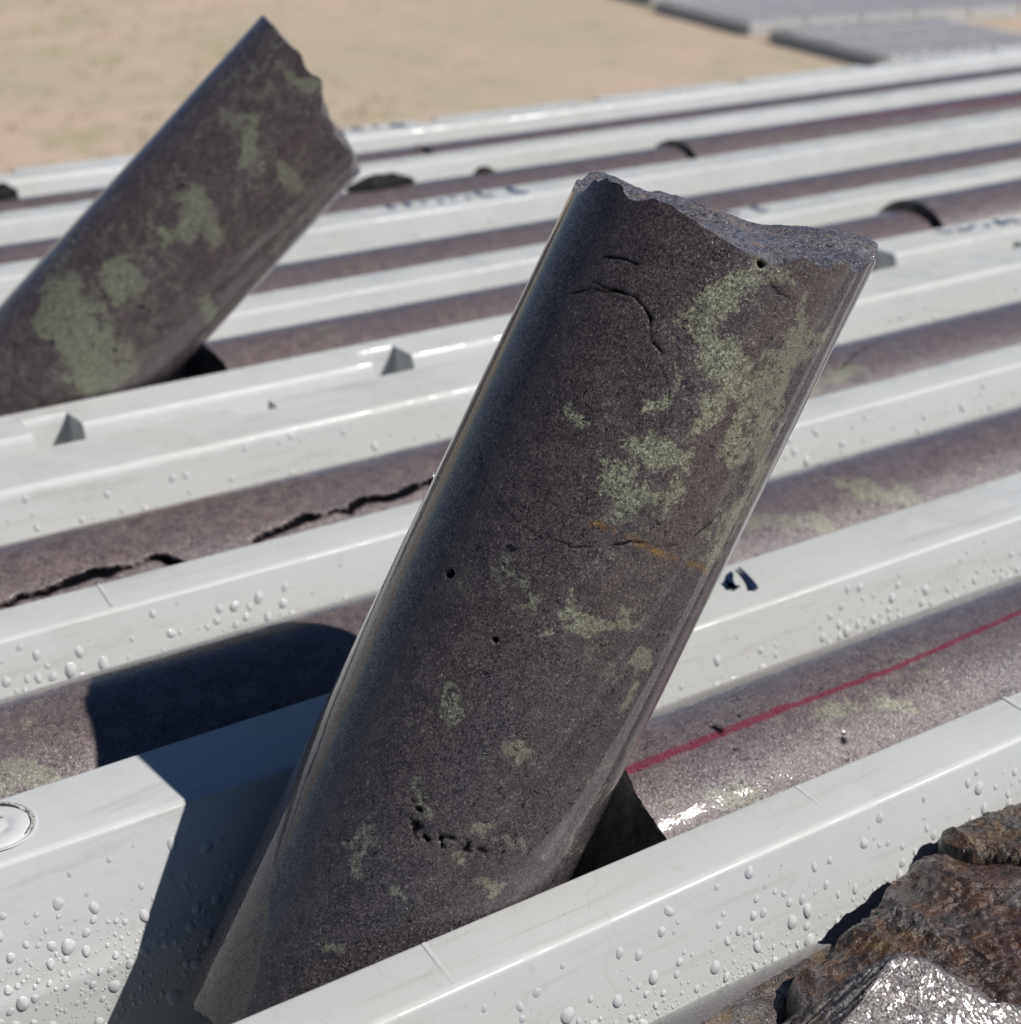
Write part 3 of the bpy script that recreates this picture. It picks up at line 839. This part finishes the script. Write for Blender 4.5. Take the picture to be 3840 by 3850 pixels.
y2c, z2c = 0.3580, -0.0332
lying(y2c, z2c, -0.06, 0.262, 'core in the third channel left of the tall core, half in its shadow', 23, dl=0.0009, nphi=320,
      strokes=[('patch', line([(0.083, 0.341, -0.005), (0.098, 0.336, -0.008)], y2c, z2c), 0.004), ('patch', line([(0.07, 0.352, -0.001), (0.08, 0.350, -0.001)], y2c, z2c), 0.003)])
lying(y2c, z2c, 0.2645, 0.93, 'core in the third channel right of the tall core, mottled yellow green', 24, dl=0.001, nphi=300,
      strokes=[('patch', line([(0.30, 0.35, -0.001), (0.33, 0.345, -0.003), (0.35, 0.34, -0.006)], y2c, z2c), 0.005),
               ('patch', line([(0.37, 0.35, -0.001), (0.39, 0.338, -0.007)], y2c, z2c), 0.005)])
y3c, z3c = 0.4475, -0.0332
ck1 = line([(0.1951, 0.4277, -0.0063), (0.2034, 0.4295, -0.0051), (0.2156, 0.4311, -0.0042), (0.2244, 0.4298, -0.005), (0.2279, 0.4284, -0.0059), (0.2306, 0.4311, -0.0042), (0.2446, 0.4305, -0.0045), (0.2532, 0.4313, -0.0041), (0.262, 0.4322, -0.0036), (0.30, 0.434, -0.003)], y3c, z3c)
ck2 = line([(0.10, 0.4275, -0.006), (0.1131, 0.4283, -0.0059), (0.1224, 0.4283, -0.006), (0.1326, 0.4296, -0.0051), (0.141, 0.4304, -0.0046), (0.1522, 0.4295, -0.0052), (0.1578, 0.4306, -0.0045), (0.1641, 0.4295, -0.0052), (0.1668, 0.428, -0.0062), (0.170, 0.424, -0.010)], y3c, z3c)
lying(y3c, z3c, -0.06, 0.352, 'core in the fourth channel left of the tall core, split by jagged black cracks', 25, dl=0.0008, nphi=360,
      strokes=[('gap', ck1, 0.0018), ('gap', ck2, 0.0017), ('crayon', line([(0.13, 0.4555, -0.001), (0.24, 0.4550, -0.001), (0.34, 0.453, -0.0007)], y3c, z3c), 0.0008)])
lying(y3c, z3c, 0.3545, 1.10, 'core in the fourth channel right of the tall core, with a pale green patch', 26, dl=0.0012, nphi=260,
      strokes=[('patch', line([(0.425, 0.431, -0.004), (0.46, 0.435, -0.002)], y3c, z3c), 0.005), ('crack', line([(0.478, 0.447, 0), (0.462, 0.440, -0.001), (0.452, 0.436, -0.003)], y3c, z3c), 0.0012)])
y4c = 0.5925
lying(y4c, -0.0335, 0.252, 0.655, 'core between the blurred leaning core and the black arc', 27)
lying(y4c + 0.001, -0.0285, 0.6600, 1.16, 'raised core at the right of the second tray, right of the black arc', 28,
      end0=lambda a_, b_: 0.0008 * fbm(np.stack([a_ * 80, b_ * 80, a_ * 0], -1), 4, 3) - 0.35 * (b_ + R) * 0.2)
lying(0.678, -0.0335, -0.06, 1.20, 'plain core in the second channel of the second tray', 29)
y6c = 0.7848
lying(y6c, -0.0335, 0.30, 0.650, 'core with a red streak, third channel of the second tray, left of the step', 30,
      strokes=[('crayon', line([(0.3, 0.7615, -0.012), (0.48, 0.7625, -0.011), (0.65, 0.7655, -0.008)], y6c, -0.0335), 0.0032)])
lying(y6c, -0.0300, 0.6535, 1.005, 'raised reddish core in the third channel of the second tray, right of the step', 31,
      strokes=[('crayon', line([(0.68, 0.789, 0.0055), (0.80, 0.779, 0.005), (1.0, 0.772, 0.003)], y6c, -0.0275), 0.0022)])
lying(y6c, -0.0300, 1.0085, 1.24, 'short reddish core at the right end of the third channel of the second tray', 32,
      strokes=[('crayon', line([(1.0, 0.789, 0.003), (1.2, 0.779, 0.002)], y6c, -0.03), 0.003)])
lying(y6c, -0.0345, -0.02, 0.292, 'red brown core at the left edge, third channel of the second tray', 33)
y7c = 0.8790
lying(y7c, -0.0360, -0.05, 0.522, 'slate grey core in the farthest channel, left of a narrow joint', 34)
lying(y7c, -0.0360, 0.5275, 1.20, 'slate grey core in the farthest channel, right of a narrow joint', 35)

# ------------------------------------------------------------------ broken rock in the nearest channel
def star_rock(name, outline, z, mat, label, cat, depth=0.03, amp=0.0015, sc=70, seed=0, heightfn=None, rings=90, nang=260, brokenfn=None, jag=0.0006, tilt=(0, 0), flat=0.72):
    O = np.array(outline, float)
    cen = O.mean(0)
    ang = np.linspace(-np.pi, np.pi, nang, endpoint=False)
    # intersect rays from the centroid with the outline polygon
    rad = np.zeros(nang)
    for i, t in enumerate(ang):
        d = np.array([math.cos(t), math.sin(t)]); best = 0
        for A, B in zip(O, np.roll(O, -1, 0)):
            e_ = B - A
            den = d[0] * e_[1] - d[1] * e_[0]
            if abs(den) < 1e-12: continue
            w_ = A - cen
            r_ = (w_[0] * e_[1] - w_[1] * e_[0]) / den
            u_ = (w_[0] * d[1] - w_[1] * d[0]) / den
            if r_ > 0 and -1e-6 <= u_ <= 1 + 1e-6: best = max(best, r_)
        rad[i] = best
    rad += jag * fbm(np.stack([np.cos(ang) * 9, np.sin(ang) * 9, ang * 0 + seed], -1), 5, seed, False, 0.65)
    top = np.linspace(0.004, 1, rings)
    XY = cen + top[:, None, None] * rad[None, :, None] * np.stack([np.cos(ang), np.sin(ang)], -1)[None]
    X_, Y_ = XY[..., 0], XY[..., 1]
    q = np.stack([X_.ravel(), Y_.ravel(), X_.ravel() * 0 + seed], -1)
    H = amp * fbm(q * sc, 6, seed, True, 0.6) + amp * 1.2 * fbm(q * sc * 0.35, 3, seed + 3) + amp * 0.16 * fbm(q * 900, 3, seed + 5)
    H = H.reshape(X_.shape)
    H += (X_ - cen[0]) * tilt[0] + (Y_ - cen[1]) * tilt[1]
    if heightfn: H += heightfn(X_, Y_)
    edge = (1 - sstep(top, flat, 1.0))[:, None]
    H = H - 0.0012 * (1 - edge) ** 2
    Z = z + H
    # sides and underside
    rows = [np.stack([X_, Y_, Z], -1)]
    for kf, dz in ((1.03, 0.10), (1.03, 0.25), (1.0, 0.45), (0.93, 0.7), (0.80, 0.9), (0.55, 1.0), (0.02, 1.0)):
        xy = cen + kf * rad[:, None] * np.stack([np.cos(ang), np.sin(ang)], -1)
        zz = Z[-1] * (1 - dz) + (z - depth) * dz
        r3 = np.stack([xy[:, 0], xy[:, 1], zz], -1)
        r3[:, :2] += 0.0012 * np.stack([vnoise(r3 * 150, seed), vnoise(r3 * 150, seed + 1)], -1) * (kf > 0.1)
        rows.append(r3[None])
    V = np.concatenate(rows)
    nr = V.shape[0]
    V = V.reshape(-1, 3)
    br = np.ones(len(V))
    if brokenfn is not None: br = brokenfn(V)
    at = {'broken': br, 'patch': np.zeros(len(V)), 'crack': np.zeros(len(V)), 'crayon': np.zeros(len(V)), 'vein': np.zeros(len(V))}
    loc = np.array([cen[0], cen[1], z - depth])
    o = make_obj(name, V - loc, grid_faces(nr, nang, wrap=True), mat, attrs=at)
    o.location = loc
    tag(o, label, cat, 'broken rock pieces in the nearest channel')
    return o

star_rock('broken_rock', [(0.1925, 0.1800), (0.1972, 0.1864), (0.2095, 0.1897), (0.2175, 0.1926), (0.2302, 0.195), (0.2371, 0.1993), (0.2513, 0.2025), (0.2584, 0.1978), (0.2596, 0.1942), (0.268, 0.1887), (0.2736, 0.1803), (0.2640, 0.1600), (0.2380, 0.1500), (0.2240, 0.1570), (0.2160, 0.1690), (0.2070, 0.1735), (0.1930, 0.1740)],
          -0.0100, M_RUST, 'large rusty brown broken rock with a knobbly wet face at the bottom right', 'rock', 0.036, 0.0027, 62, 41, jag=0.0016)
star_rock('broken_rock', [(0.2587, 0.2030), (0.2611, 0.2055), (0.2742, 0.2055), (0.2866, 0.2044), (0.3102, 0.2003), (0.302, 0.1762), (0.278, 0.1767), (0.2690, 0.1886), (0.2613, 0.1960)],
          -0.0105, M_RUST, 'dark broken rock wedged at the right edge behind the rusty rock', 'rock', 0.034, 0.0022, 70, 47, jag=0.0014)

A4, B4 = np.array([0.2100, 0.1712]), np.array([0.1896, 0.1660])
rd4 = (B4 - A4) / np.linalg.norm(B4 - A4); nd4 = np.array([-rd4[1], rd4[0]])
if nd4[1] < 0: nd4 = -nd4
O4 = [(0.2107, 0.171), (0.2147, 0.1681), (0.2186, 0.163), (0.2213, 0.1588), (0.2229, 0.1552), (0.2272, 0.1545), (0.2308, 0.1466), (0.2187, 0.1383), (0.1913, 0.1367), (0.1715, 0.1499), (0.1648, 0.1672), (0.1752, 0.1750), (0.1822, 0.1765), (0.195, 0.1752)]
c4 = np.array(O4).mean(0)
z4 = 0.0030 + 0.60 * (c4[1] - 0.172) + 0.07 * (c4[0] - 0.212)
def h4(X_, Y_):
    d = (X_ - A4[0]) * nd4[0] + (Y_ - A4[1]) * nd4[1]
    uu = (X_ - A4[0]) * rd4[0] + (Y_ - A4[1]) * rd4[1]
    lay = 0.0014 * fbm(np.stack([(uu * 55 + d * 20).ravel(), (d * 480 - uu * 90).ravel(), (d * 0).ravel()], -1), 5, 77, True, 0.6).reshape(d.shape)
    return np.where(d > 0, -0.95 * d + lay, 0.0 * d)
def b4(V):
    d = (V[:, 0] - A4[0]) * nd4[0] + (V[:, 1] - A4[1]) * nd4[1]
    return (d > 0).astype(float)
star_rock('broken_rock', O4, z4, M_RUBBLE, 'sparkling sunlit core fragment with a pointed tip at the bottom right corner', 'rock', 0.034, 0.0005, 60, 53, h4, brokenfn=b4, jag=0.0008, tilt=(0.07, 0.60), flat=0.85)
# split core piece beside it, its drilled side towards the rib
half, _ = core_mesh('split_core', (0.0, 0.1765, -0.0415), (1, 0, 0), 0.095, 0.2150, M_RUST, dl=0.0006, nphi=420, seed=61, broken_rows=40,
                    end1=lambda a_, b_: 0.0025 * fbm(np.stack([a_ * 110, b_ * 110, a_ * 0], -1), 4, 5) - 0.25 * (a_ + R) * 0.4,
                    cut=((0.16, 0.1850, -0.0105), (0.10, -0.42, 0.90), 0.0016))
tag(half, 'split piece of core, smooth grey side against the nearest rib, rusty break', 'split core', 'broken rock pieces in the nearest channel')

kd = NT('black_rock_chip')
kd.principled(Base_Color=kd.mix(kd.ramp(kd.noise(300, 4), 0.4, 0.6), (0.006, 0.006, 0.007), (0.018, 0.017, 0.017)), Roughness=0.7, Specular_IOR_Level=0.2)
M_DARK = kd.m
# little chips lying on far cores and ribs
def chip(loc, size, label, seed, mat=M_ROCK):
    u = np.linspace(0, np.pi, 14); v = np.linspace(0, 2 * np.pi, 22, endpoint=False)
    U, W = np.meshgrid(u, v, indexing='ij')
    D = np.stack([np.sin(U) * np.cos(W), np.sin(U) * np.sin(W), np.cos(U)], -1).reshape(-1, 3)
    r = 1 + 0.35 * fbm(D * 1.6 + seed, 3, seed, True)
    V = D * r[:, None] * np.array(size)
    V[:, 2] = np.maximum(V[:, 2], -size[2] * 0.55) + size[2] * 0.5
    z = np.zeros(len(V))
    o = make_obj('rock_chip', V, grid_faces(14, 22, wrap=True), mat, smooth=False, attrs={'broken': z, 'patch': z, 'crack': z, 'crayon': z, 'vein': z})
    o.location = loc
    return tag(o, label, 'rock chip', 'small rock chips on the far cores')
chip((0.446, 0.789, -0.0045), (0.019, 0.0045, 0.0065), 'flat black rock chip on the red-streaked core beside the blurred leaning core', 3, M_DARK)
chip((0.515, 0.790, -0.0040), (0.006, 0.003, 0.0040), 'tiny dark chip on the far core, right of the flat black chip', 5, M_DARK)
chip((0.264, 0.886, -0.0050), (0.009, 0.005, 0.0060), 'dark rock chip on the farthest core at the left edge of the picture', 8, M_DARK)

# ------------------------------------------------------------------ water drops on the sloping faces and rib tops
def drop_mesh(rx, ry, hh, seed):
    """low dome; local x along the rib, y down the slope, z out"""
    r_ = np.random.default_rng(seed)
    rings, seg = 7, 16
    V, F_ = [], []
    lop = r_.uniform(-0.15, 0.15)
    for i in range(rings):
        t = i / (rings - 1) * math.pi / 2
        for j in range(seg):
            an = 2 * math.pi * j / seg
            q = 1 + 0.08 * math.sin(2 * an + seed) + 0.05 * math.sin(3 * an + seed * 2)
            x = rx * math.cos(t) * math.cos(an) * q
            y = ry * math.cos(t) * math.sin(an) * q
            z = hh * math.sin(t)
            y += 0.28 * ry * math.sin(t) + lop * 0.1 * ry
            V.append((x, y, z))
    for i in range(rings - 1):
        for j in range(seg):
            F_.append((i * seg + j, i * seg + (j + 1) % seg, (i + 1) * seg + (j + 1) % seg, (i + 1) * seg + j))
    F_.append(tuple(reversed(range(0))) if False else tuple((rings - 1) * seg + j for j in range(seg)))
    me = bpy.data.meshes.new('water_drop')
    me.from_pydata(V, [], F_)
    me.polygons.foreach_set('use_smooth', [True] * len(me.polygons))
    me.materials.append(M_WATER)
    return me

def face_frame(c, down, seg=0):
    """frame on the near slope of a rib with crest c at distance `down` from the crest"""
    pts = [np.array((c - 0.0006, -0.0003)), np.array((c - 0.0078, -0.0245)), np.array((c - 0.0100, -0.0300)), np.array((c - 0.0120, -0.0600))]
    d = down
    for A, B in zip(pts[:-1], pts[1:]):
        L = np.linalg.norm(B - A)
        if d <= L:
            p = A + (B - A) * d / L
            t = (B - A) / L
            return p, t
        d -= L
    return pts[-1], (pts[-1] - pts[-2]) / np.linalg.norm(pts[-1] - pts[-2])

drops = []
def scatter(c, x0, x1, n, dmax, rmax, where, seed, toplen=0.0):
    r_ = np.random.default_rng(seed)
    placed = []
    tries = 0
    while len(placed) < n and tries < n * 14:
        tries += 1
        x = r_.uniform(x0, x1); d = r_.uniform(0.0025, dmax)
        rad = min(rmax * r_.uniform(0.55, 1), 0.00072 * r_.pareto(2.1) + 0.00019)
        if vnoise(np.array([[x * 60, d * 60, c * 50]]), 5)[0] < -0.62 and rad < 0.0007: continue
        if any((x - q[0]) ** 2 + (d - q[1]) ** 2 < (1.15 * (rad + q[2])) ** 2 for q in placed): continue
        placed.append((x, d, rad))
        p, t = face_frame(c, d)
        nrm = np.array([t[1], -t[0]])
        if nrm[0] > 0: nrm = -nrm
        drops.append((x, p, t, nrm, rad, where))
scatter(0.2135, 0.085, 0.345, 6000, 0.040, 0.00175, 0, 1)
scatter(0.3005, 0.020, 0.135, 1300, 0.046, 0.0019, 1, 2)
scatter(0.3005, 0.225, 0.47, 1500, 0.024, 0.0017, 1, 3)
scatter(0.3975, 0.06, 0.32, 1000, 0.022, 0.0021, 2, 4)
scatter(0.3975, 0.34, 0.58, 800, 0.020, 0.0018, 2, 5)
scatter(0.4935, 0.10, 0.75, 520, 0.018, 0.0019, 3, 6)
scatter(0.6240, 0.2, 0.95, 320, 0.016, 0.0018, 4, 7)
scatter(0.7290, 0.2, 1.1, 260, 0.016, 0.0018, 5, 8)
scatter(0.8270, 0.2, 1.15, 240, 0.016, 0.0018, 6, 9)
scatter(0.9130, 0.2, 1.2, 200, 0.016, 0.0016, 7, 10)
RIBN = ['nearest rib', 'second rib', 'third rib', 'notched rail', 'fourth rib', 'fifth rib', 'sixth rib', 'farthest rail']
GRP = ['water drops on the nearest rib', 'water drops on the second rib', 'water drops on the third rib', 'water drops on the notched rail',
       'water drops on far ribs', 'water drops on far ribs', 'water drops on far ribs', 'water drops on far ribs']
camp = np.array([0, 0, 0.2161])
def vis_size(d):
    p = np.array([d[0], d[1][0], d[1][1]])
    return d[4] / np.linalg.norm(p - camp)
drops.sort(key=vis_size, reverse=True)
variants = [drop_mesh(1.0, rr_, 0.36 + 0.02 * k_, k_) for k_, rr_ in enumerate((1.05, 1.2, 1.3, 1.12, 1.4, 1.25, 1.0, 1.3))]
rest_V, rest_F, nv = [], [], 0
for i, (x, p, t, nrm, rad, wh) in enumerate(drops):
    X3 = np.array([1.0, 0, 0]); Y3 = np.array([0, t[0], t[1]]); Z3 = np.array([0, nrm[0], nrm[1]])
    if np.cross(X3, Y3) @ Z3 < 0: X3 = -X3
    yaw = rng.normal(0.0, 0.25)
    cx, sx = math.cos(yaw), math.sin(yaw)
    Xa, Ya = X3 * cx + Y3 * sx, -X3 * sx + Y3 * cx
    loc = np.array([x, p[0], p[1]]) - Z3 * rad * 0.04
    if i < 300:
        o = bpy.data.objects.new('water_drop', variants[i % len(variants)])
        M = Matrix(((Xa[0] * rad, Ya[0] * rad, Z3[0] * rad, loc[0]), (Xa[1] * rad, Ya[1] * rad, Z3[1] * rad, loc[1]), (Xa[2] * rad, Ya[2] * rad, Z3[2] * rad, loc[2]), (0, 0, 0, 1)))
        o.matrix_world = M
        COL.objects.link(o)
        d_ = math.hypot(p[0] - (0.2135, 0.3005, 0.3975, 0.4935, 0.6240, 0.7290, 0.8270, 0.9130)[wh], p[1])
        size = 'large' if rad > 0.00115 else ('middling' if rad > 0.0008 else 'small')
        hgt = 'just under the edge' if d_ < 0.008 else ('halfway down the side' if d_ < 0.019 else 'low on the side')
        u_ = (x * 0.844 - p[0] * 0.536) / np.linalg.norm(np.array([x, p[0], p[1] - 0.2161]))
        pos = 'at the left' if u_ < -0.08 else ('left of the middle' if u_ < 0.06 else ('right of the middle' if u_ < 0.18 else 'at the right'))
        tag(o, '%s clear water drop %s of the %s, %s' % (size, hgt, RIBN[wh], pos), 'water drop', GRP[wh])
    else:
        me = variants[i % len(variants)]
        vs = np.empty(len(me.vertices) * 3); me.vertices.foreach_get('co', vs); vs = vs.reshape(-1, 3) * rad
        rest_V.append(loc + vs[:, :1] * Xa + vs[:, 1:2] * Ya + vs[:, 2:] * Z3)
        rest_F += [tuple(v + nv for v in pl.vertices) for pl in me.polygons]
        nv += len(vs)
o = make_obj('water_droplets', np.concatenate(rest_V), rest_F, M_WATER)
tag(o, 'fine water droplets sprinkled over the rib sides of both trays', 'water droplets', kind='stuff')

def bead(loc, nrm, rad):
    nrm = nrm / np.linalg.norm(nrm)
    a1 = np.cross(nrm, [0, 0, 1.0]); a1 /= np.linalg.norm(a1); a2 = np.cross(nrm, a1)
    vs = np.empty(len(variants[0].vertices) * 3); variants[0].vertices.foreach_get('co', vs); vs = vs.reshape(-1, 3) * rad
    return loc + vs[:, :1] * a1 + vs[:, 1:2] * a2 + vs[:, 2:] * nrm
bV, bF, nb_ = [], [], 0
rb = np.random.default_rng(12)
for (locF, axF, e1F, e2F), n_, lo_, hi_, rr0 in ((FB, 46, -0.02, 0.14, 0.0007), (FA, 24, -0.03, 0.13, 0.00028)):
    for _ in range(n_):
        t_ = rb.uniform(lo_, hi_); p_ = rb.uniform(0, 2 * math.pi)
        nn = math.cos(p_) * e1F + math.sin(p_) * e2F
        r_ = rr0 * rb.uniform(0.5, 1.3)
        bV.append(bead(locF + t_ * axF + nn * R * 0.999, nn, r_))
        bF += [tuple(v + nb_ for v in pl.vertices) for pl in variants[0].polygons]
        nb_ += len(bV[-1])
kb = NT('glint_bead')
g1 = kb.n('ShaderNodeBsdfGlossy'); g1.inputs['Roughness'].default_value = 0.22
t1_ = kb.n('ShaderNodeBsdfTransparent')
f1_ = kb.n('ShaderNodeFresnel'); f1_.inputs[0].default_value = 1.9
x1_ = kb.n('ShaderNodeMixShader')
kb.link(f1_.outputs[0], x1_.inputs[0]); kb.link(t1_.outputs[0], x1_.inputs[1]); kb.link(g1.outputs[0], x1_.inputs[2]); kb.link(x1_.outputs[0], kb.out.inputs[0])
o = make_obj('glint_beads', np.concatenate(bV), bF, kb.m)  # beads added to give sun glints on the leaning cores
tag(o, 'tiny water beads added for glints on the two leaning cores', 'water beads', kind='stuff')

# ------------------------------------------------------------------ rack under the trays
rack = empty('steel_rack', (0.58, 0.52, GZ), 'galvanised steel rack carrying the two core trays', 'rack')
def box(name, x0, x1, y0, y1, z0, z1, parent, mat, r=0.0):
    V = np.array([(x, y, z) for x in (x0, x1) for y in (y0, y1) for z in (z0, z1)]) - np.array(parent.location)
    o = make_obj(name, V, [(0, 1, 3, 2), (4, 6, 7, 5), (0, 4, 5, 1), (2, 3, 7, 6), (0, 2, 6, 4), (1, 5, 7, 3)], mat, parent, smooth=False)
    b = o.modifiers.new('bevel', 'BEVEL'); b.width = 0.002; b.segments = 2
    return o
for x in (0.05, 0.43, 0.80, 1.15):
    box('cross_bar', x, x + 0.04, 0.10, 0.93, -0.0980, -0.0690, rack, M_STEEL)
for y in (0.12, 0.87):
    box('side_beam', -0.10, 1.28, y, y + 0.04, -0.140, -0.1000, rack, M_STEEL)
    for x in (-0.05, 1.18):
        box('leg', x, x + 0.04, y + 0.002, y + 0.038, GZ + 0.004, -0.1420, rack, M_STEEL)

# ------------------------------------------------------------------ trays on the ground beyond
kfc = NT('sun_glare_core_far')
kfc.principled(Base_Color=kfc.mix(kfc.ramp(kfc.noise(14, 4), 0.4, 0.6), (0.30, 0.28, 0.31), (0.52, 0.49, 0.52)), Roughness=0.35)  # sun glare on the wet cores is put into this pale colour
M_GLARE_CORE = kfc.m
def far_tray(loc, rz, n, seed, label, length=1.07):
    t = empty('core_tray', loc, label, 'core tray', 'core trays lying on the ground beyond')
    t.rotation_euler = (0, 0, rz)
    wd = 0.385; p = wd / 4
    prof = [(0.0, 0.0), (0.0, 0.066), (0.016, 0.066)]
    for i in range(4):
        y0 = 0.016 + i * (wd - 0.016) / 4; y1 = 0.016 + (i + 1) * (wd - 0.016) / 4
        prof += [(y0 + 0.001, 0.012), (y1 - 0.032, 0.010), (y1 - 0.026, 0.066), (y1, 0.066)]
    prof += [(wd, 0.0)]
    xs = np.linspace(0, length, 12)
    V = np.array([(y, x, z) for x in xs for (y, z) in prof])
    make_obj('tray_body', V, grid_faces(len(xs), len(prof), flip=False), M_PLASTIC_FAR, t, smooth=False)
    for xe in (0, length - 0.004):
        V = np.array([(x, y, z) for x in (0.001, wd - 0.001) for y in (xe, xe + 0.004) for z in (0.001, 0.064)])
        make_obj('end_wall', V, [(0, 1, 3, 2), (4, 6, 7, 5), (0, 4, 5, 1), (2, 3, 7, 6), (0, 2, 6, 4), (1, 5, 7, 3)], M_PLASTIC_FAR, t, smooth=False)
    return t, p, wd
def far_core(tr, y0, l, rz, label, seed):
    c0, s0 = math.cos(rz), math.sin(rz)
    nph, nl = 28, 16
    r = 0.030
    phi = np.linspace(0, 2 * np.pi, nph, endpoint=False)
    ts = np.linspace(0, l, nl)
    V = np.array([(r * math.cos(a_), t_, r * math.sin(a_)) for t_ in ts for a_ in phi] + [(0, 0, 0), (0, l, 0)])
    F_ = [tuple(int(v) for v in q) for q in grid_faces(nl, nph, wrap=True)]
    F_ += [(nl * nph, (j + 1) % nph, j) for j in range(nph)] + [(nl * nph + 1, (nl - 1) * nph + j, (nl - 1) * nph + (j + 1) % nph) for j in range(nph)]
    return V, F_
FRZ = math.radians(8.7)
base = np.array([6.41, 5.98, GZ])
ux, uy = np.array([math.cos(-FRZ), math.sin(-FRZ), 0]), np.array([math.sin(FRZ), math.cos(FRZ), 0])
ORD = ['leftmost', 'second from the left', 'third from the left', 'fourth from the left', 'fifth from the left', 'sixth from the left']
CHN = ['first', 'second', 'third', 'fourth']
proto = None
for row, cols in enumerate((3, 6, 6)):
    for col in range(cols):
        loc = base + uy * (row * 1.30) + ux * (col * 0.397 + (-0.045, -0.045, 0.05)[row]) + np.array([0, 0, 0.004])
        rw = ['nearest', 'middle', 'farthest'][row]
        t, p, wd = far_tray(tuple(loc), -FRZ, 4, 0, 'grey core tray on the ground, %s in the %s row' % (ORD[col], rw), 1.10)
        for ch in range(4):
            if proto is None:
                Vc, Fc = far_core(t, 0, 0.95, 0, '', 0)
                z = np.zeros(len(Vc))
                proto = make_obj('drill_core', Vc, Fc, M_GLARE_CORE, attrs={'broken': z, 'patch': z, 'crack': z, 'crayon': z, 'vein': z})
                co = proto
            else:
                co = proto.copy(); COL.objects.link(co)
            yy = 0.016 + (ch + 0.5) * (wd - 0.016) / 4 - 0.009
            co.location = tuple(loc + ux * yy + uy * 0.035 + np.array([0, 0, 0.042])); co.rotation_euler = (0, 0, -FRZ)
            tag(co, 'core in %s channel, %s tray, %s row on the ground' % (CHN[ch], ORD[col], rw), 'drill core', 'cores in the trays on the ground')
